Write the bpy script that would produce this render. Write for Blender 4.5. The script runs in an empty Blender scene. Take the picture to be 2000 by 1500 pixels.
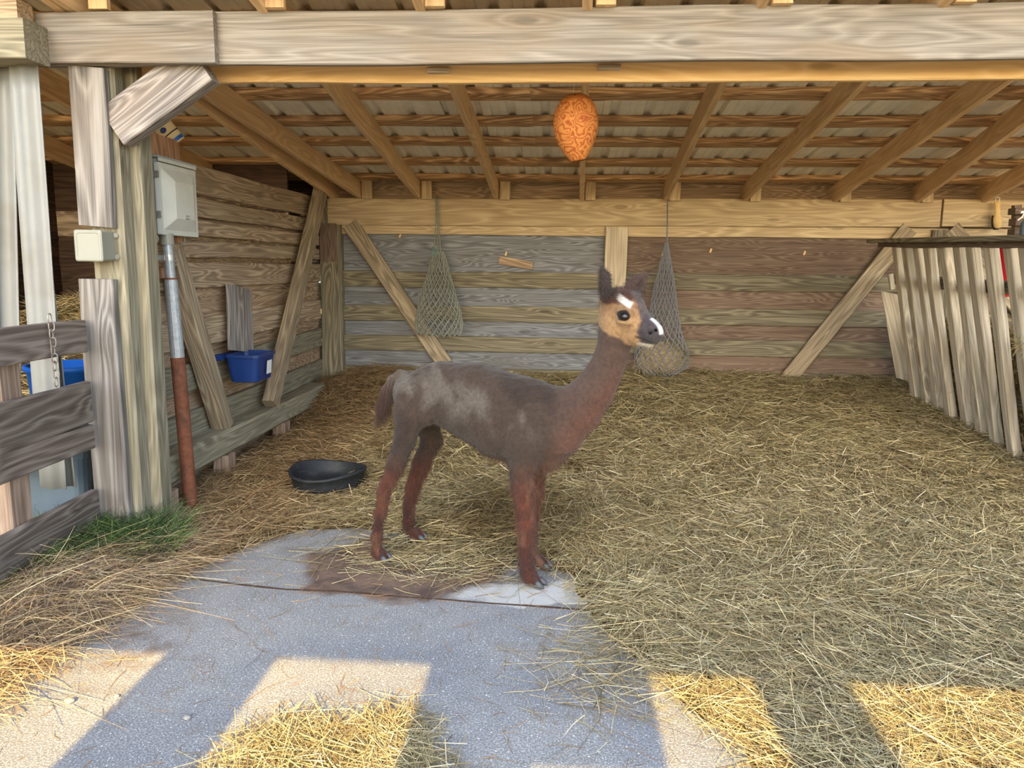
import bpy, bmesh, math, random
import numpy as np
from math import pi, sin, cos, atan, atan2, sqrt, radians
from mathutils import Vector, Matrix
random.seed(7); RNG = np.random.default_rng(11)
scene = bpy.context.scene
COL = scene.collection

# ------------------------------------------------------------------ camera
F = 1500.0; H = 1.40; PITCH = atan(235/1500); YAW = atan(90/1500*cos(PITCH)); ROLL = .0115
cam_data = bpy.data.cameras.new('camera'); cam = bpy.data.objects.new('camera', cam_data); COL.objects.link(cam)
cam_data.sensor_width = 36.0; cam_data.lens = 36.0*F/2000.0; cam_data.clip_start = .05; cam_data.clip_end = 300
CAM_R = Matrix.Rotation(YAW, 3, 'Z') @ Matrix.Rotation(pi/2-PITCH, 3, 'X') @ Matrix.Rotation(ROLL, 3, 'Z')
cam.matrix_world = Matrix.Translation((0, 0, H)) @ CAM_R.to_4x4()
scene.camera = cam

# ------------------------------------------------------------------ sky, sun, exposure
SKY = .22; SUN = 4.5; SUN_EL = radians(28)
world = bpy.data.worlds.new('world'); scene.world = world; world.use_nodes = True
wnt = world.node_tree; bg = wnt.nodes['Background']; bg.inputs[1].default_value = SKY
sky = wnt.nodes.new('ShaderNodeTexSky'); sky.sky_type = 'NISHITA'; sky.sun_disc = False; sky.sun_elevation = SUN_EL; sky.sun_rotation = pi
sky.air_density = 1.0; sky.dust_density = 2.0; sky.ozone_density = 1.0
wmix = wnt.nodes.new('ShaderNodeMix'); wmix.data_type = 'RGBA'; wmix.blend_type = 'MULTIPLY'; wmix.inputs[0].default_value = 1.0
wmix.inputs[7].default_value = (.95, 1.0, 1.0, 1)
wnt.links.new(sky.outputs[0], wmix.inputs[6]); wnt.links.new(wmix.outputs[2], bg.inputs[0])
sun_d = bpy.data.lights.new('sun', 'SUN'); sun = bpy.data.objects.new('sun', sun_d); COL.objects.link(sun)
sun_d.energy = SUN; sun_d.angle = radians(.25); sun_d.color = (1.0, .69, .23)
sun.rotation_euler = (pi/2-SUN_EL, 0, 0)          # shines towards +Y and down
sun.location = (0, -8, 6)
vs = scene.view_settings
vs.view_transform = 'Standard'; vs.look = 'None'; vs.gamma = 1.0; vs.exposure = 1.95
vs.use_curve_mapping = False
scene.cycles.max_bounces = 14; scene.cycles.diffuse_bounces = 10      # deep shed: light reaches the roof only after many bounces

# ------------------------------------------------------------------ helpers
CAM_N = np.array(CAM_R); CAM_C = np.array([0, 0, H])
def ray(x, y): return CAM_N @ np.array([(x-1000)/F, -(y-750)/F, -1.0])
def atY(x, y, Y): d = ray(x, y); return Vector(CAM_C+d*(Y/d[1]))
def atX(x, y, X): d = ray(x, y); return Vector(CAM_C+d*(X/d[0]))
def atZ(x, y, Z=0.0): d = ray(x, y); return Vector(CAM_C+d*((Z-H)/d[2]))

def new_mat(name, rough=.7, color=(.5, .5, .5), metallic=0, spec=.4):
    m = bpy.data.materials.new(name); m.use_nodes = True
    b = m.node_tree.nodes['Principled BSDF']
    b.inputs['Base Color'].default_value = (*color, 1); b.inputs['Roughness'].default_value = rough
    b.inputs['Metallic'].default_value = metallic; b.inputs['Specular IOR Level'].default_value = spec
    return m, m.node_tree, b
class NT:
    def __init__(s, nt): s.nt = nt
    def n(s, t, **kw):
        nd = s.nt.nodes.new(t)
        for k, v in kw.items(): setattr(nd, k, v)
        return nd
    def l(s, a, b): s.nt.links.new(a, b)
    def val(s, sock, v):
        if hasattr(v, 'is_linked') or hasattr(v, 'links'): s.l(v, sock)
        else: sock.default_value = v
    def math(s, op, a, b=0.0, c=0.0, clamp=False):
        nd = s.n('ShaderNodeMath', operation=op, use_clamp=clamp)
        for i, v in enumerate((a, b, c)): s.val(nd.inputs[i], v)
        return nd.outputs[0]
    def mix(s, fac, a, b, blend='MIX'):
        nd = s.n('ShaderNodeMix', data_type='RGBA', blend_type=blend)
        s.val(nd.inputs[0], fac)
        for i, v in ((6, a), (7, b)):
            if isinstance(v, tuple): nd.inputs[i].default_value = (*v, 1) if len(v) == 3 else v
            else: s.l(v, nd.inputs[i])
        return nd.outputs[2]
    def noise(s, vec, scale, detail=3, rough=.55, dist=0.0):
        nd = s.n('ShaderNodeTexNoise'); s.l(vec, nd.inputs['Vector'])
        nd.inputs['Scale'].default_value = scale; nd.inputs['Detail'].default_value = detail
        nd.inputs['Roughness'].default_value = rough; nd.inputs['Distortion'].default_value = dist
        return nd.outputs[0]
    def mapping(s, vec, scale=(1, 1, 1), loc=(0, 0, 0)):
        nd = s.n('ShaderNodeMapping'); s.l(vec, nd.inputs[0]); nd.inputs['Scale'].default_value = scale
        nd.inputs['Location'].default_value = loc
        return nd.outputs[0]
    def ramp(s, fac, stops):
        nd = s.n('ShaderNodeValToRGB'); s.l(fac, nd.inputs[0]); cr = nd.color_ramp
        while len(cr.elements) < len(stops): cr.elements.new(.5)
        for e, (p, c) in zip(cr.elements, stops): e.position = p; e.color = (*c, 1) if len(c) == 3 else c
        return nd.outputs[0]
    def sstep(s, v, a, b):
        nd = s.n('ShaderNodeMapRange', interpolation_type='SMOOTHSTEP'); s.val(nd.inputs[0], v)
        nd.inputs[1].default_value = a; nd.inputs[2].default_value = b
        return nd.outputs[0]
    def bump(s, h, strength=.3, dist=.004, to=None):
        nd = s.n('ShaderNodeBump'); nd.inputs['Strength'].default_value = strength; nd.inputs['Distance'].default_value = dist
        s.l(h, nd.inputs['Height'])
        if to is not None: s.l(nd.outputs[0], to.inputs['Normal'])
        return nd.outputs[0]
def srgb(r, g, b):
    f = lambda c: (c/255/12.92) if c/255 <= .04045 else ((c/255+.055)/1.055)**2.4
    return (f(r), f(g), f(b))

def wood(name, light, dark, stain, ring=.36, fibre=.55, blotch=.4, rings=9, knot=.7, rough=.75, bump=.35, var=.22, gscale=1.0):
    """Weathered timber: grain runs along the local X axis of each board; every board gets its own offset."""
    m, nt, b = new_mat(name, rough, spec=.25); N = NT(nt)
    tc = N.n('ShaderNodeTexCoord'); oi = N.n('ShaderNodeObjectInfo')
    off = N.n('ShaderNodeCombineXYZ')
    r = oi.outputs['Random']
    N.l(N.math('MULTIPLY', r, 61.0), off.inputs[0]); N.l(N.math('MULTIPLY', r, 17.3), off.inputs[1]); N.l(N.math('MULTIPLY', r, 29.7), off.inputs[2])
    add = N.n('ShaderNodeVectorMath', operation='ADD'); N.l(tc.outputs['Object'], add.inputs[0]); N.l(off.outputs[0], add.inputs[1])
    p = add.outputs[0]
    # knots
    vor = N.n('ShaderNodeTexVoronoi', feature='F1'); N.l(N.mapping(p, (1.6, 5.5, 5.5)), vor.inputs['Vector']); vor.inputs['Scale'].default_value = 1.0
    kd = vor.outputs['Distance']
    kf = N.math('SUBTRACT', 1.0, N.sstep(kd, 0.0, .33))
    knotcore = N.math('SUBTRACT', 1.0, N.sstep(kd, .07, .13))
    lo = N.noise(N.mapping(p, (.55*gscale, 6.5*gscale, 6.5*gscale)), 1.0, 2, .5, .3)
    v = N.math('ADD', N.math('MULTIPLY', lo, rings*2.2), N.math('MULTIPLY', kf, 2.0*knot))
    fib0 = N.noise(N.mapping(p, (2.5, 25, 25)), 1.0, 3, .6)
    pp = N.math('PINGPONG', v, .5)
    ringv = N.math('MULTIPLY', N.math('POWER', N.math('MULTIPLY', pp, 2.0), 1.4), N.math('ADD', .55, N.math('MULTIPLY', fib0, .9)))
    fib = N.noise(N.mapping(p, (2.2, 170, 170)), 1.0, 3, .65)
    fib2 = N.noise(N.mapping(p, (1.0, 55, 55)), 1.0, 4, .6)
    blo = N.noise(N.mapping(p, (1.3, 5, 5)), 1.0, 4, .6)
    t = N.math('ADD', N.math('MULTIPLY', ringv, ring), N.math('MULTIPLY', N.math('ADD', N.math('MULTIPLY', fib, .5), N.math('MULTIPLY', fib2, .5)), fibre*2.0))
    t = N.math('ADD', t, .5-(ring*.5+fibre), clamp=True)
    t = N.sstep(t, .12, .88)
    c = N.mix(t, dark, light)
    c = N.mix(N.math('MULTIPLY', N.sstep(blo, .42, .72), blotch), c, stain)
    c = N.mix(N.math('MULTIPLY', knotcore, .75*min(1, knot)), c, tuple(x*.55 for x in dark))
    # dark checks
    chk = N.sstep(N.noise(N.mapping(p, (1.0, 75, 75)), 1.0, 2, .5), .70, .76)
    c = N.mix(N.math('MULTIPLY', chk, .55), c, tuple(x*.35 for x in dark))
    hv = N.n('ShaderNodeHueSaturation'); N.l(c, hv.inputs['Color'])
    wn = N.n('ShaderNodeTexWhiteNoise', noise_dimensions='1D'); N.l(r, wn.inputs['W'])
    N.l(N.math('ADD', N.math('MULTIPLY', wn.outputs[0], var), 1.0-var*.5), hv.inputs['Value'])
    N.l(hv.outputs[0], b.inputs['Base Color'])
    hgt = N.math('ADD', N.math('MULTIPLY', ringv, .5), N.math('ADD', N.math('MULTIPLY', fib2, .8), N.math('MULTIPLY', chk, -1.0)))
    N.bump(hgt, bump, .004, b)
    return m
W = {}
W['grey'] = wood('weathered_grey_wood', srgb(166, 160, 155), srgb(92, 85, 85), srgb(128, 112, 98), rings=8)
W['post'] = wood('silvered_plank_wood', srgb(146, 141, 136), srgb(76, 71, 69), srgb(112, 99, 87), ring=.35, fibre=.6, rings=6, gscale=.8)
W['greenpost'] = wood('greenish_grey_timber', srgb(162, 156, 136), srgb(92, 86, 72), srgb(132, 122, 102), ring=.24, fibre=.6, rings=7)
W['beam'] = wood('sun_bleached_beam_wood', srgb(164, 158, 152), srgb(104, 98, 92), srgb(132, 116, 98), ring=.22, fibre=.6, rings=7, blotch=.6)
W['gold'] = wood('golden_interior_wood', srgb(246, 214, 162), srgb(222, 182, 126), srgb(234, 194, 138), ring=.3, fibre=.35, rings=6)
W['rafter'] = wood('brown_rafter_wood', srgb(238, 208, 166), srgb(192, 160, 120), srgb(204, 174, 134), ring=.25, fibre=.4, rings=5, knot=.5)
W['purlin'] = wood('rough_purlin_wood', srgb(230, 194, 148), srgb(136, 102, 74), srgb(184, 142, 104), ring=.5, fibre=.6, rings=8, bump=.7)
W['header'] = wood('tan_header_wood', srgb(204, 184, 150), srgb(158, 136, 108), srgb(178, 156, 124), ring=.35, rings=6)
W['girt'] = wood('greenish_brown_girt_wood', srgb(150, 141, 120), srgb(80, 73, 62), srgb(112, 103, 82), rings=8)
W['girtl'] = wood('brown_grey_board_wood', srgb(204, 182, 156), srgb(118, 100, 84), srgb(158, 138, 114), rings=9)
W['plyg'] = wood('blue_grey_plywood', srgb(150, 152, 158), srgb(84, 85, 90), srgb(106, 102, 98), rings=11, gscale=1.2, blotch=.5)
W['plyr'] = wood('reddish_plywood', srgb(140, 120, 106), srgb(88, 70, 60), srgb(110, 94, 84), rings=12, gscale=1.2)
W['plyb'] = wood('brown_plywood', srgb(196, 170, 142), srgb(116, 94, 76), srgb(150, 126, 104), rings=11, gscale=1.1)
W['red'] = wood('reddish_panel_wood', srgb(208, 166, 136), srgb(136, 98, 76), srgb(172, 132, 106), ring=.4, rings=7, gscale=.8)
W['slat'] = wood('pale_slat_wood', srgb(212, 198, 176), srgb(148, 134, 114), srgb(182, 166, 146), ring=.3, rings=5)
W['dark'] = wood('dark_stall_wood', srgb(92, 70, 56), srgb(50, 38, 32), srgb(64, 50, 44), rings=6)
W['brace'] = wood('grey_brown_brace_wood', srgb(182, 166, 142), srgb(108, 94, 78), srgb(140, 122, 100), rings=7, ring=.35)
W['rail'] = wood('brown_grey_rail_wood', srgb(136, 124, 114), srgb(72, 62, 56), srgb(100, 84, 72), rings=7)
W['stub'] = wood('warm_stub_post_wood', srgb(172, 150, 132), srgb(112, 90, 76), srgb(134, 110, 94), ring=.35, rings=6)

def tag(o, label=None, cat=None, group=None, kind=None):
    if label: o['label'] = label
    if cat: o['category'] = cat
    if group: o['group'] = group
    if kind: o['kind'] = kind
    return o
def thing(name, loc=(0, 0, 0), rz=0.0, label=None, cat=None, group=None, kind=None):
    o = bpy.data.objects.new(name, None); COL.objects.link(o); o.location = loc; o.rotation_euler = (0, 0, rz)
    o.empty_display_size = .1
    WM[o.name] = Matrix.Translation(loc) @ Matrix.Rotation(rz, 4, 'Z')
    return tag(o, label, cat, group, kind)
def parent_to(o, par):
    o.parent = par; o.matrix_parent_inverse = WM[par.name].inverted()
WM = {}
def link(name, me, mat, par=None, mw=None):
    if mat is not None:
        me.materials.clear(); me.materials.append(mat)
    o = bpy.data.objects.new(name, me); COL.objects.link(o)
    mw = mw if mw is not None else Matrix.Identity(4)
    o.matrix_basis = mw; WM[o.name] = mw.copy()
    if par is not None: parent_to(o, par)
    return o
def mesh_from(verts, faces, smooth=False, fix=True):
    me = bpy.data.meshes.new('mesh'); me.from_pydata([tuple(v) for v in verts], [], [tuple(int(i) for i in f) for f in faces])
    if fix:
        bm = bmesh.new(); bm.from_mesh(me); bmesh.ops.recalc_face_normals(bm, faces=bm.faces); bm.to_mesh(me); bm.free()
    if smooth: me.polygons.foreach_set('use_smooth', [True]*len(me.polygons))
    me.update()
    return me
def frame(A, B, nrm):
    ex = (B-A).normalized(); ez = Vector(nrm); ez = (ez-ex*ez.dot(ex)).normalized(); ey = ez.cross(ex)
    m = Matrix((ex, ey, ez)).transposed().to_4x4(); m.translation = A
    return m
def plank(name, A, B, width, thick, nrm, mat, par=None, wob=.003, bev=.005, seg=None, endcut=0.0, rough_edge=0.0):
    """Board whose visible face centre line runs A->B; nrm points out of that face."""
    A = Vector(A); B = Vector(B); L = (B-A).length
    n = seg or max(2, min(16, int(L/.22)))
    verts = []; ph = [random.uniform(0, 6.28) for _ in range(8)]
    c = min(bev, thick*.3, width*.3)
    for i in range(n+1):
        x = L*i/n
        dy = wob*(sin(x*2.1+ph[0])+.6*sin(x*5.3+ph[1])); dz = wob*.6*sin(x*1.7+ph[2])
        w0 = width/2+wob*.7*sin(x*3.7+ph[3])+rough_edge*(sin(x*7.7+ph[4])+.7*sin(x*17+ph[6])); w1 = width/2+wob*.7*sin(x*4.1+ph[5])+rough_edge*(sin(x*8.9+ph[7])+.7*sin(x*15+ph[1]))
        sec = [(-w0, -c), (-w0+c, 0), (w1-c, 0), (w1, -c), (w1, -thick+c), (w1-c, -thick), (-w0+c, -thick), (-w0, -thick+c)]
        for (y, z) in sec:
            xx = x+(endcut*(y/width) if i in (0, n) else 0)
            verts.append((xx, y+dy, z+dz))
    faces = []
    for i in range(n):
        for k in range(8):
            a = i*8+k; b2 = i*8+(k+1) % 8
            faces.append((a, b2, b2+8, a+8))
    faces.append(tuple(range(7, -1, -1))); faces.append(tuple(n*8+k for k in range(8)))
    return link(name, mesh_from(verts, faces), mat, par, frame(A, B, nrm))
def box(name, lo, hi, mat, par=None, bev=.004, axis='x', wob=.0):
    """Axis-aligned timber/box with grain along the given axis."""
    lo = Vector(lo); hi = Vector(hi); c = (lo+hi)/2; s = hi-lo
    if axis == 'x': return plank(name, (lo.x, c.y, hi.z), (hi.x, c.y, hi.z), s.y, s.z, (0, 0, 1), mat, par, wob, bev, seg=2)
    if axis == 'y': return plank(name, (c.x, lo.y, hi.z), (c.x, hi.y, hi.z), s.x, s.z, (0, 0, 1), mat, par, wob, bev, seg=2)
    return plank(name, (c.x, lo.y, lo.z), (c.x, lo.y, hi.z), s.x, s.y, (0, -1, 0), mat, par, wob, bev, seg=2)
def loft(rings, cap0=True, cap1=True, closed=False):
    n = len(rings[0]); verts = [v for r in rings for v in r]; faces = []
    m = len(rings)
    for j in range(m if closed else m-1):
        j2 = (j+1) % m
        for k in range(n):
            faces.append((j*n+k, j*n+(k+1) % n, j2*n+(k+1) % n, j2*n+k))
    if not closed:
        if cap0: faces.append(tuple(range(n-1, -1, -1)))
        if cap1: faces.append(tuple((m-1)*n+k for k in range(n)))
    return verts, faces
def lathe(profile, n=40, cap0=True, cap1=True, sy=1.0):
    return loft([[(r*cos(2*pi*k/n), sy*r*sin(2*pi*k/n), z) for k in range(n)] for r, z in profile], cap0, cap1)
def tube_data(pts, rad, n=8, closed=False):
    pts = [Vector(p) for p in pts]; m = len(pts); rings = []
    up = Vector((0.13, .27, 1)).normalized(); prev = None
    for i in range(m):
        if closed: d = pts[(i+1) % m]-pts[i-1]
        else: d = pts[min(i+1, m-1)]-pts[max(i-1, 0)]
        d.normalize()
        u = (prev if prev is not None else (up if abs(d.dot(up)) < .9 else Vector((1, 0, 0))))
        u = (u-d*u.dot(d)).normalized(); prev = u; w = d.cross(u)
        r = rad[i] if isinstance(rad, (list, tuple)) else rad
        rings.append([tuple(pts[i]+u*(r*cos(2*pi*k/n))+w*(r*sin(2*pi*k/n))) for k in range(n)])
    return loft(rings, closed=closed)
def merge(parts):
    V = []; Fc = []
    for v, f in parts:
        o = len(V); V += list(v); Fc += [tuple(i+o for i in q) for q in f]
    return V, Fc
def rrect(w, h, r, n=4):
    out = []
    for cx, cy, a0 in ((w/2-r, h/2-r, 0), (-w/2+r, h/2-r, 90), (-w/2+r, -h/2+r, 180), (w/2-r, -h/2+r, 270)):
        for k in range(n+1):
            a = radians(a0+90*k/n); out.append((cx+r*cos(a), cy+r*sin(a)))
    return out
def boxdata(lo, hi):
    x0, y0, z0 = lo; x1, y1, z1 = hi
    return ([(x0, y0, z0), (x1, y0, z0), (x1, y1, z0), (x0, y1, z0), (x0, y0, z1), (x1, y0, z1), (x1, y1, z1), (x0, y1, z1)],
            [(0, 3, 2, 1), (4, 5, 6, 7), (0, 1, 5, 4), (1, 2, 6, 5), (2, 3, 7, 6), (3, 0, 4, 7)])

def strands(name, P, D, L, Wd, C, mat, par=None, segs=2, bend=None, side=None, taper=.4):
    """Joined ribbons: P base (n,3), D unit direction, L length, Wd width, C colour, bend (n,3) displacement at the tip."""
    n = len(P); D = D/np.linalg.norm(D, axis=1, keepdims=True)
    if side is None:
        rnd = RNG.normal(size=(n, 3)); side = np.cross(D, rnd)
    side = side/(np.linalg.norm(side, axis=1, keepdims=True)+1e-9)
    if bend is None: bend = np.zeros((n, 3))
    k = segs+1; V = np.zeros((n, k, 2, 3), np.float32)
    for j in range(k):
        t = j/segs
        c = P+D*(L*t)[:, None]+bend*(t*t)
        w = (Wd*(1-(1-taper)*t)*.5)[:, None]
        V[:, j, 0] = c-side*w; V[:, j, 1] = c+side*w
    base = (np.arange(n)*k*2)[:, None]
    fs = []
    for j in range(segs):
        o = j*2; fs.append(np.stack([base[:, 0]+o, base[:, 0]+o+1, base[:, 0]+o+3, base[:, 0]+o+2], 1))
    Fi = np.stack(fs, 1).reshape(-1, 4).astype(np.int32)
    me = bpy.data.meshes.new('mesh'); nv = n*k*2; nf = len(Fi)
    me.vertices.add(nv); me.vertices.foreach_set('co', V.reshape(-1))
    me.loops.add(nf*4); me.loops.foreach_set('vertex_index', Fi.reshape(-1))
    me.polygons.add(nf); me.polygons.foreach_set('loop_start', np.arange(0, nf*4, 4, dtype=np.int32))
    try: me.polygons.foreach_set('loop_total', np.full(nf, 4, np.int32))
    except Exception: pass
    at = me.color_attributes.new('col', 'FLOAT_COLOR', 'POINT')
    cc = np.ones((n, k*2, 4), np.float32); cc[:, :, :3] = C[:, None, :]
    at.data.foreach_set('color', cc.reshape(-1))
    me.update(); me.validate()
    return link(name, me, mat, par)
def fbm(x, y, s=1.0, seed=0):
    r = np.random.default_rng(seed); out = 0*x
    for o in range(5):
        f = s*1.7**o
        for _ in range(3):
            a = r.uniform(0, 6.28); out = out+np.sin((x*cos(a)+y*sin(a))*f+r.uniform(0, 6.28))*(.55**o)
    return out/3.6
def in_poly(px, py, poly):
    x = np.asarray(px); y = np.asarray(py); ins = np.zeros(x.shape, bool); n = len(poly)
    for i in range(n):
        x0, y0 = poly[i]; x1, y1 = poly[(i+1) % n]
        cond = ((y0 > y) != (y1 > y)) & (x < (x1-x0)*(y-y0)/(y1-y0+1e-12)+x0); ins ^= cond
    return ins
def poly_dist(px, py, poly):
    d = np.full(np.shape(px), 1e9); n = len(poly)
    for i in range(n):
        x0, y0 = poly[i]; x1, y1 = poly[(i+1) % n]; ex = x1-x0; ey = y1-y0
        t = np.clip(((px-x0)*ex+(py-y0)*ey)/(ex*ex+ey*ey+1e-12), 0, 1)
        d = np.minimum(d, np.hypot(px-x0-t*ex, py-y0-t*ey))
    return np.where(in_poly(px, py, poly), -d, d)
def gpoly(pts): return [tuple(atZ(x, y)[:2]) for x, y in pts]
def sst(v, a, b): t = np.clip((v-a)/(b-a), 0, 1); return t*t*(3-2*t)

# ------------------------------------------------------------------ plain materials
def attr_mat(name, rough=.7, noise_amt=.25, nscale=60, sheen=0.0, spec=.25, bump=0.0):
    m, nt, b = new_mat(name, rough, spec=spec); N = NT(nt)
    a = N.n('ShaderNodeAttribute', attribute_name='col'); tc = N.n('ShaderNodeTexCoord')
    nz = N.noise(tc.outputs['Object'], nscale, 4, .65)
    c = N.mix(1.0, a.outputs['Color'], N.ramp(nz, [(.25, (1-noise_amt,)*3), (.75, (1+noise_amt,)*3)]), 'MULTIPLY')
    N.l(c, b.inputs['Base Color'])
    if sheen: b.inputs['Sheen Weight'].default_value = sheen; b.inputs['Sheen Roughness'].default_value = .6
    if bump: N.bump(nz, bump, .006, b)
    return m
M_straw = attr_mat('straw', .6, .15, 25)
M_hair = attr_mat('alpaca_wool', .8, .1, 40, .2)
def solid(name, c, rough=.6, noise=.15, scale=20, metallic=0, spec=.4, bump=0.0, dirt=None):
    m, nt, b = new_mat(name, rough, c, metallic, spec); N = NT(nt)
    tc = N.n('ShaderNodeTexCoord'); nz = N.noise(tc.outputs['Object'], scale, 5, .65)
    col = N.mix(1.0, c, N.ramp(nz, [(.3, (1-noise,)*3), (.7, (1+noise,)*3)]), 'MULTIPLY')
    if dirt: col = N.mix(N.math('MULTIPLY', N.sstep(N.noise(tc.outputs['Object'], scale*.35, 4, .7), .5, .7), .7), col, dirt)
    N.l(col, b.inputs['Base Color'])
    if bump: N.bump(nz, bump, .003, b)
    return m
M_roof = solid('galvanised_roof_metal', srgb(240, 237, 226), .45, .10, 6, .0, .5)
M_cab = solid('grey_cabinet_paint', srgb(150, 158, 162), .45, .05, 8, 0, .4)
M_cabd = solid('grey_cabinet_door_paint', srgb(196, 198, 192), .45, .07, 6, 0, .4, dirt=srgb(190, 186, 170))
M_steel = solid('zinc_steel', srgb(176, 176, 174), .35, .2, 60, .7)
M_pvc = solid('ivory_plastic', srgb(136, 136, 126), .4, .03, 10)
M_strip = solid('white_vinyl_strip', srgb(126, 127, 126), .4, .06, 5, dirt=srgb(114, 111, 104))
M_galv = solid('galvanised_pipe', srgb(160, 164, 170), .5, .22, 45, .45)
M_rust = solid('rusty_pipe', srgb(112, 70, 52), .75, .3, 25, 0, .2, .2, dirt=srgb(72, 54, 46))
M_blue = solid('blue_bucket_plastic', srgb(24, 52, 112), .4, .08, 12, dirt=srgb(30, 48, 84))
M_bluetub = solid('bright_blue_plastic', srgb(30, 96, 190), .4, .06, 12)
M_rubber = solid('black_rubber', srgb(34, 37, 42), .6, .25, 30, 0, .35, .2, dirt=srgb(56, 56, 58))
M_rope = solid('grey_green_rope', srgb(132, 134, 126), .8, .25, 90)
M_ropeb = solid('blue_grey_net_cord', srgb(118, 118, 124), .8, .25, 90)
M_nest = None
M_bin = solid('blue_grey_bin_plastic', srgb(84, 98, 112), .4, .08, 8)
M_white = solid('white_sticker', srgb(226, 228, 230), .5, .05, 50)
M_black = solid('black_ink', srgb(24, 24, 28), .5, .05, 30)
M_cream = solid('cream_tub_plastic', srgb(232, 214, 176), .45, .05, 12)
M_redink = solid('red_print', srgb(190, 50, 50), .5, .05, 30)
M_blueink = solid('navy_print', srgb(30, 50, 110), .5, .05, 30)
M_hoof = solid('grey_toenail', srgb(66, 69, 74), .5, .3, 70, dirt=srgb(38, 36, 36))
M_eye = solid('dark_glossy_eye', srgb(22, 16, 16), .06, .1, 20, 0, .6)
M_bamboo = solid('pale_brush_wood', srgb(206, 172, 112), .55, .12, 30)
M_redp = solid('red_plastic', srgb(178, 28, 40), .45, .08, 12)
M_chain = solid('rusty_chain_steel', srgb(150, 142, 134), .45, .3, 90, .6, dirt=srgb(120, 74, 54))
M_string = solid('white_string', srgb(220, 216, 206), .8, .1, 90)
M_pebble = solid('pale_pebble_stone', srgb(140, 136, 130), .7, .15, 40)

# ================================================================== GROUND AND FLOOR
def ground_mat():
    m, nt, b = new_mat('earth_and_dry_grass', .95, spec=.1); N = NT(nt); tc = N.n('ShaderNodeTexCoord'); p = tc.outputs['Object']
    n1 = N.noise(p, 1.2, 6, .65); n2 = N.noise(p, 30, 4, .7)
    c = N.mix(N.sstep(n1, .4, .65), srgb(150, 128, 96), srgb(122, 120, 76)); c = N.mix(N.math('MULTIPLY', n2, .6), c, srgb(92, 74, 56))
    N.l(c, b.inputs['Base Color']); N.bump(n2, .6, .01, b); return m
g = [(-30, -30, -.035), (30, -30, -.035), (30, 30, -.035), (-30, 30, -.035)]
tag(link('ground', mesh_from(g, [(0, 1, 2, 3)]), ground_mat()), kind='structure', label='brown earth with dry grass around the shed')

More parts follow.
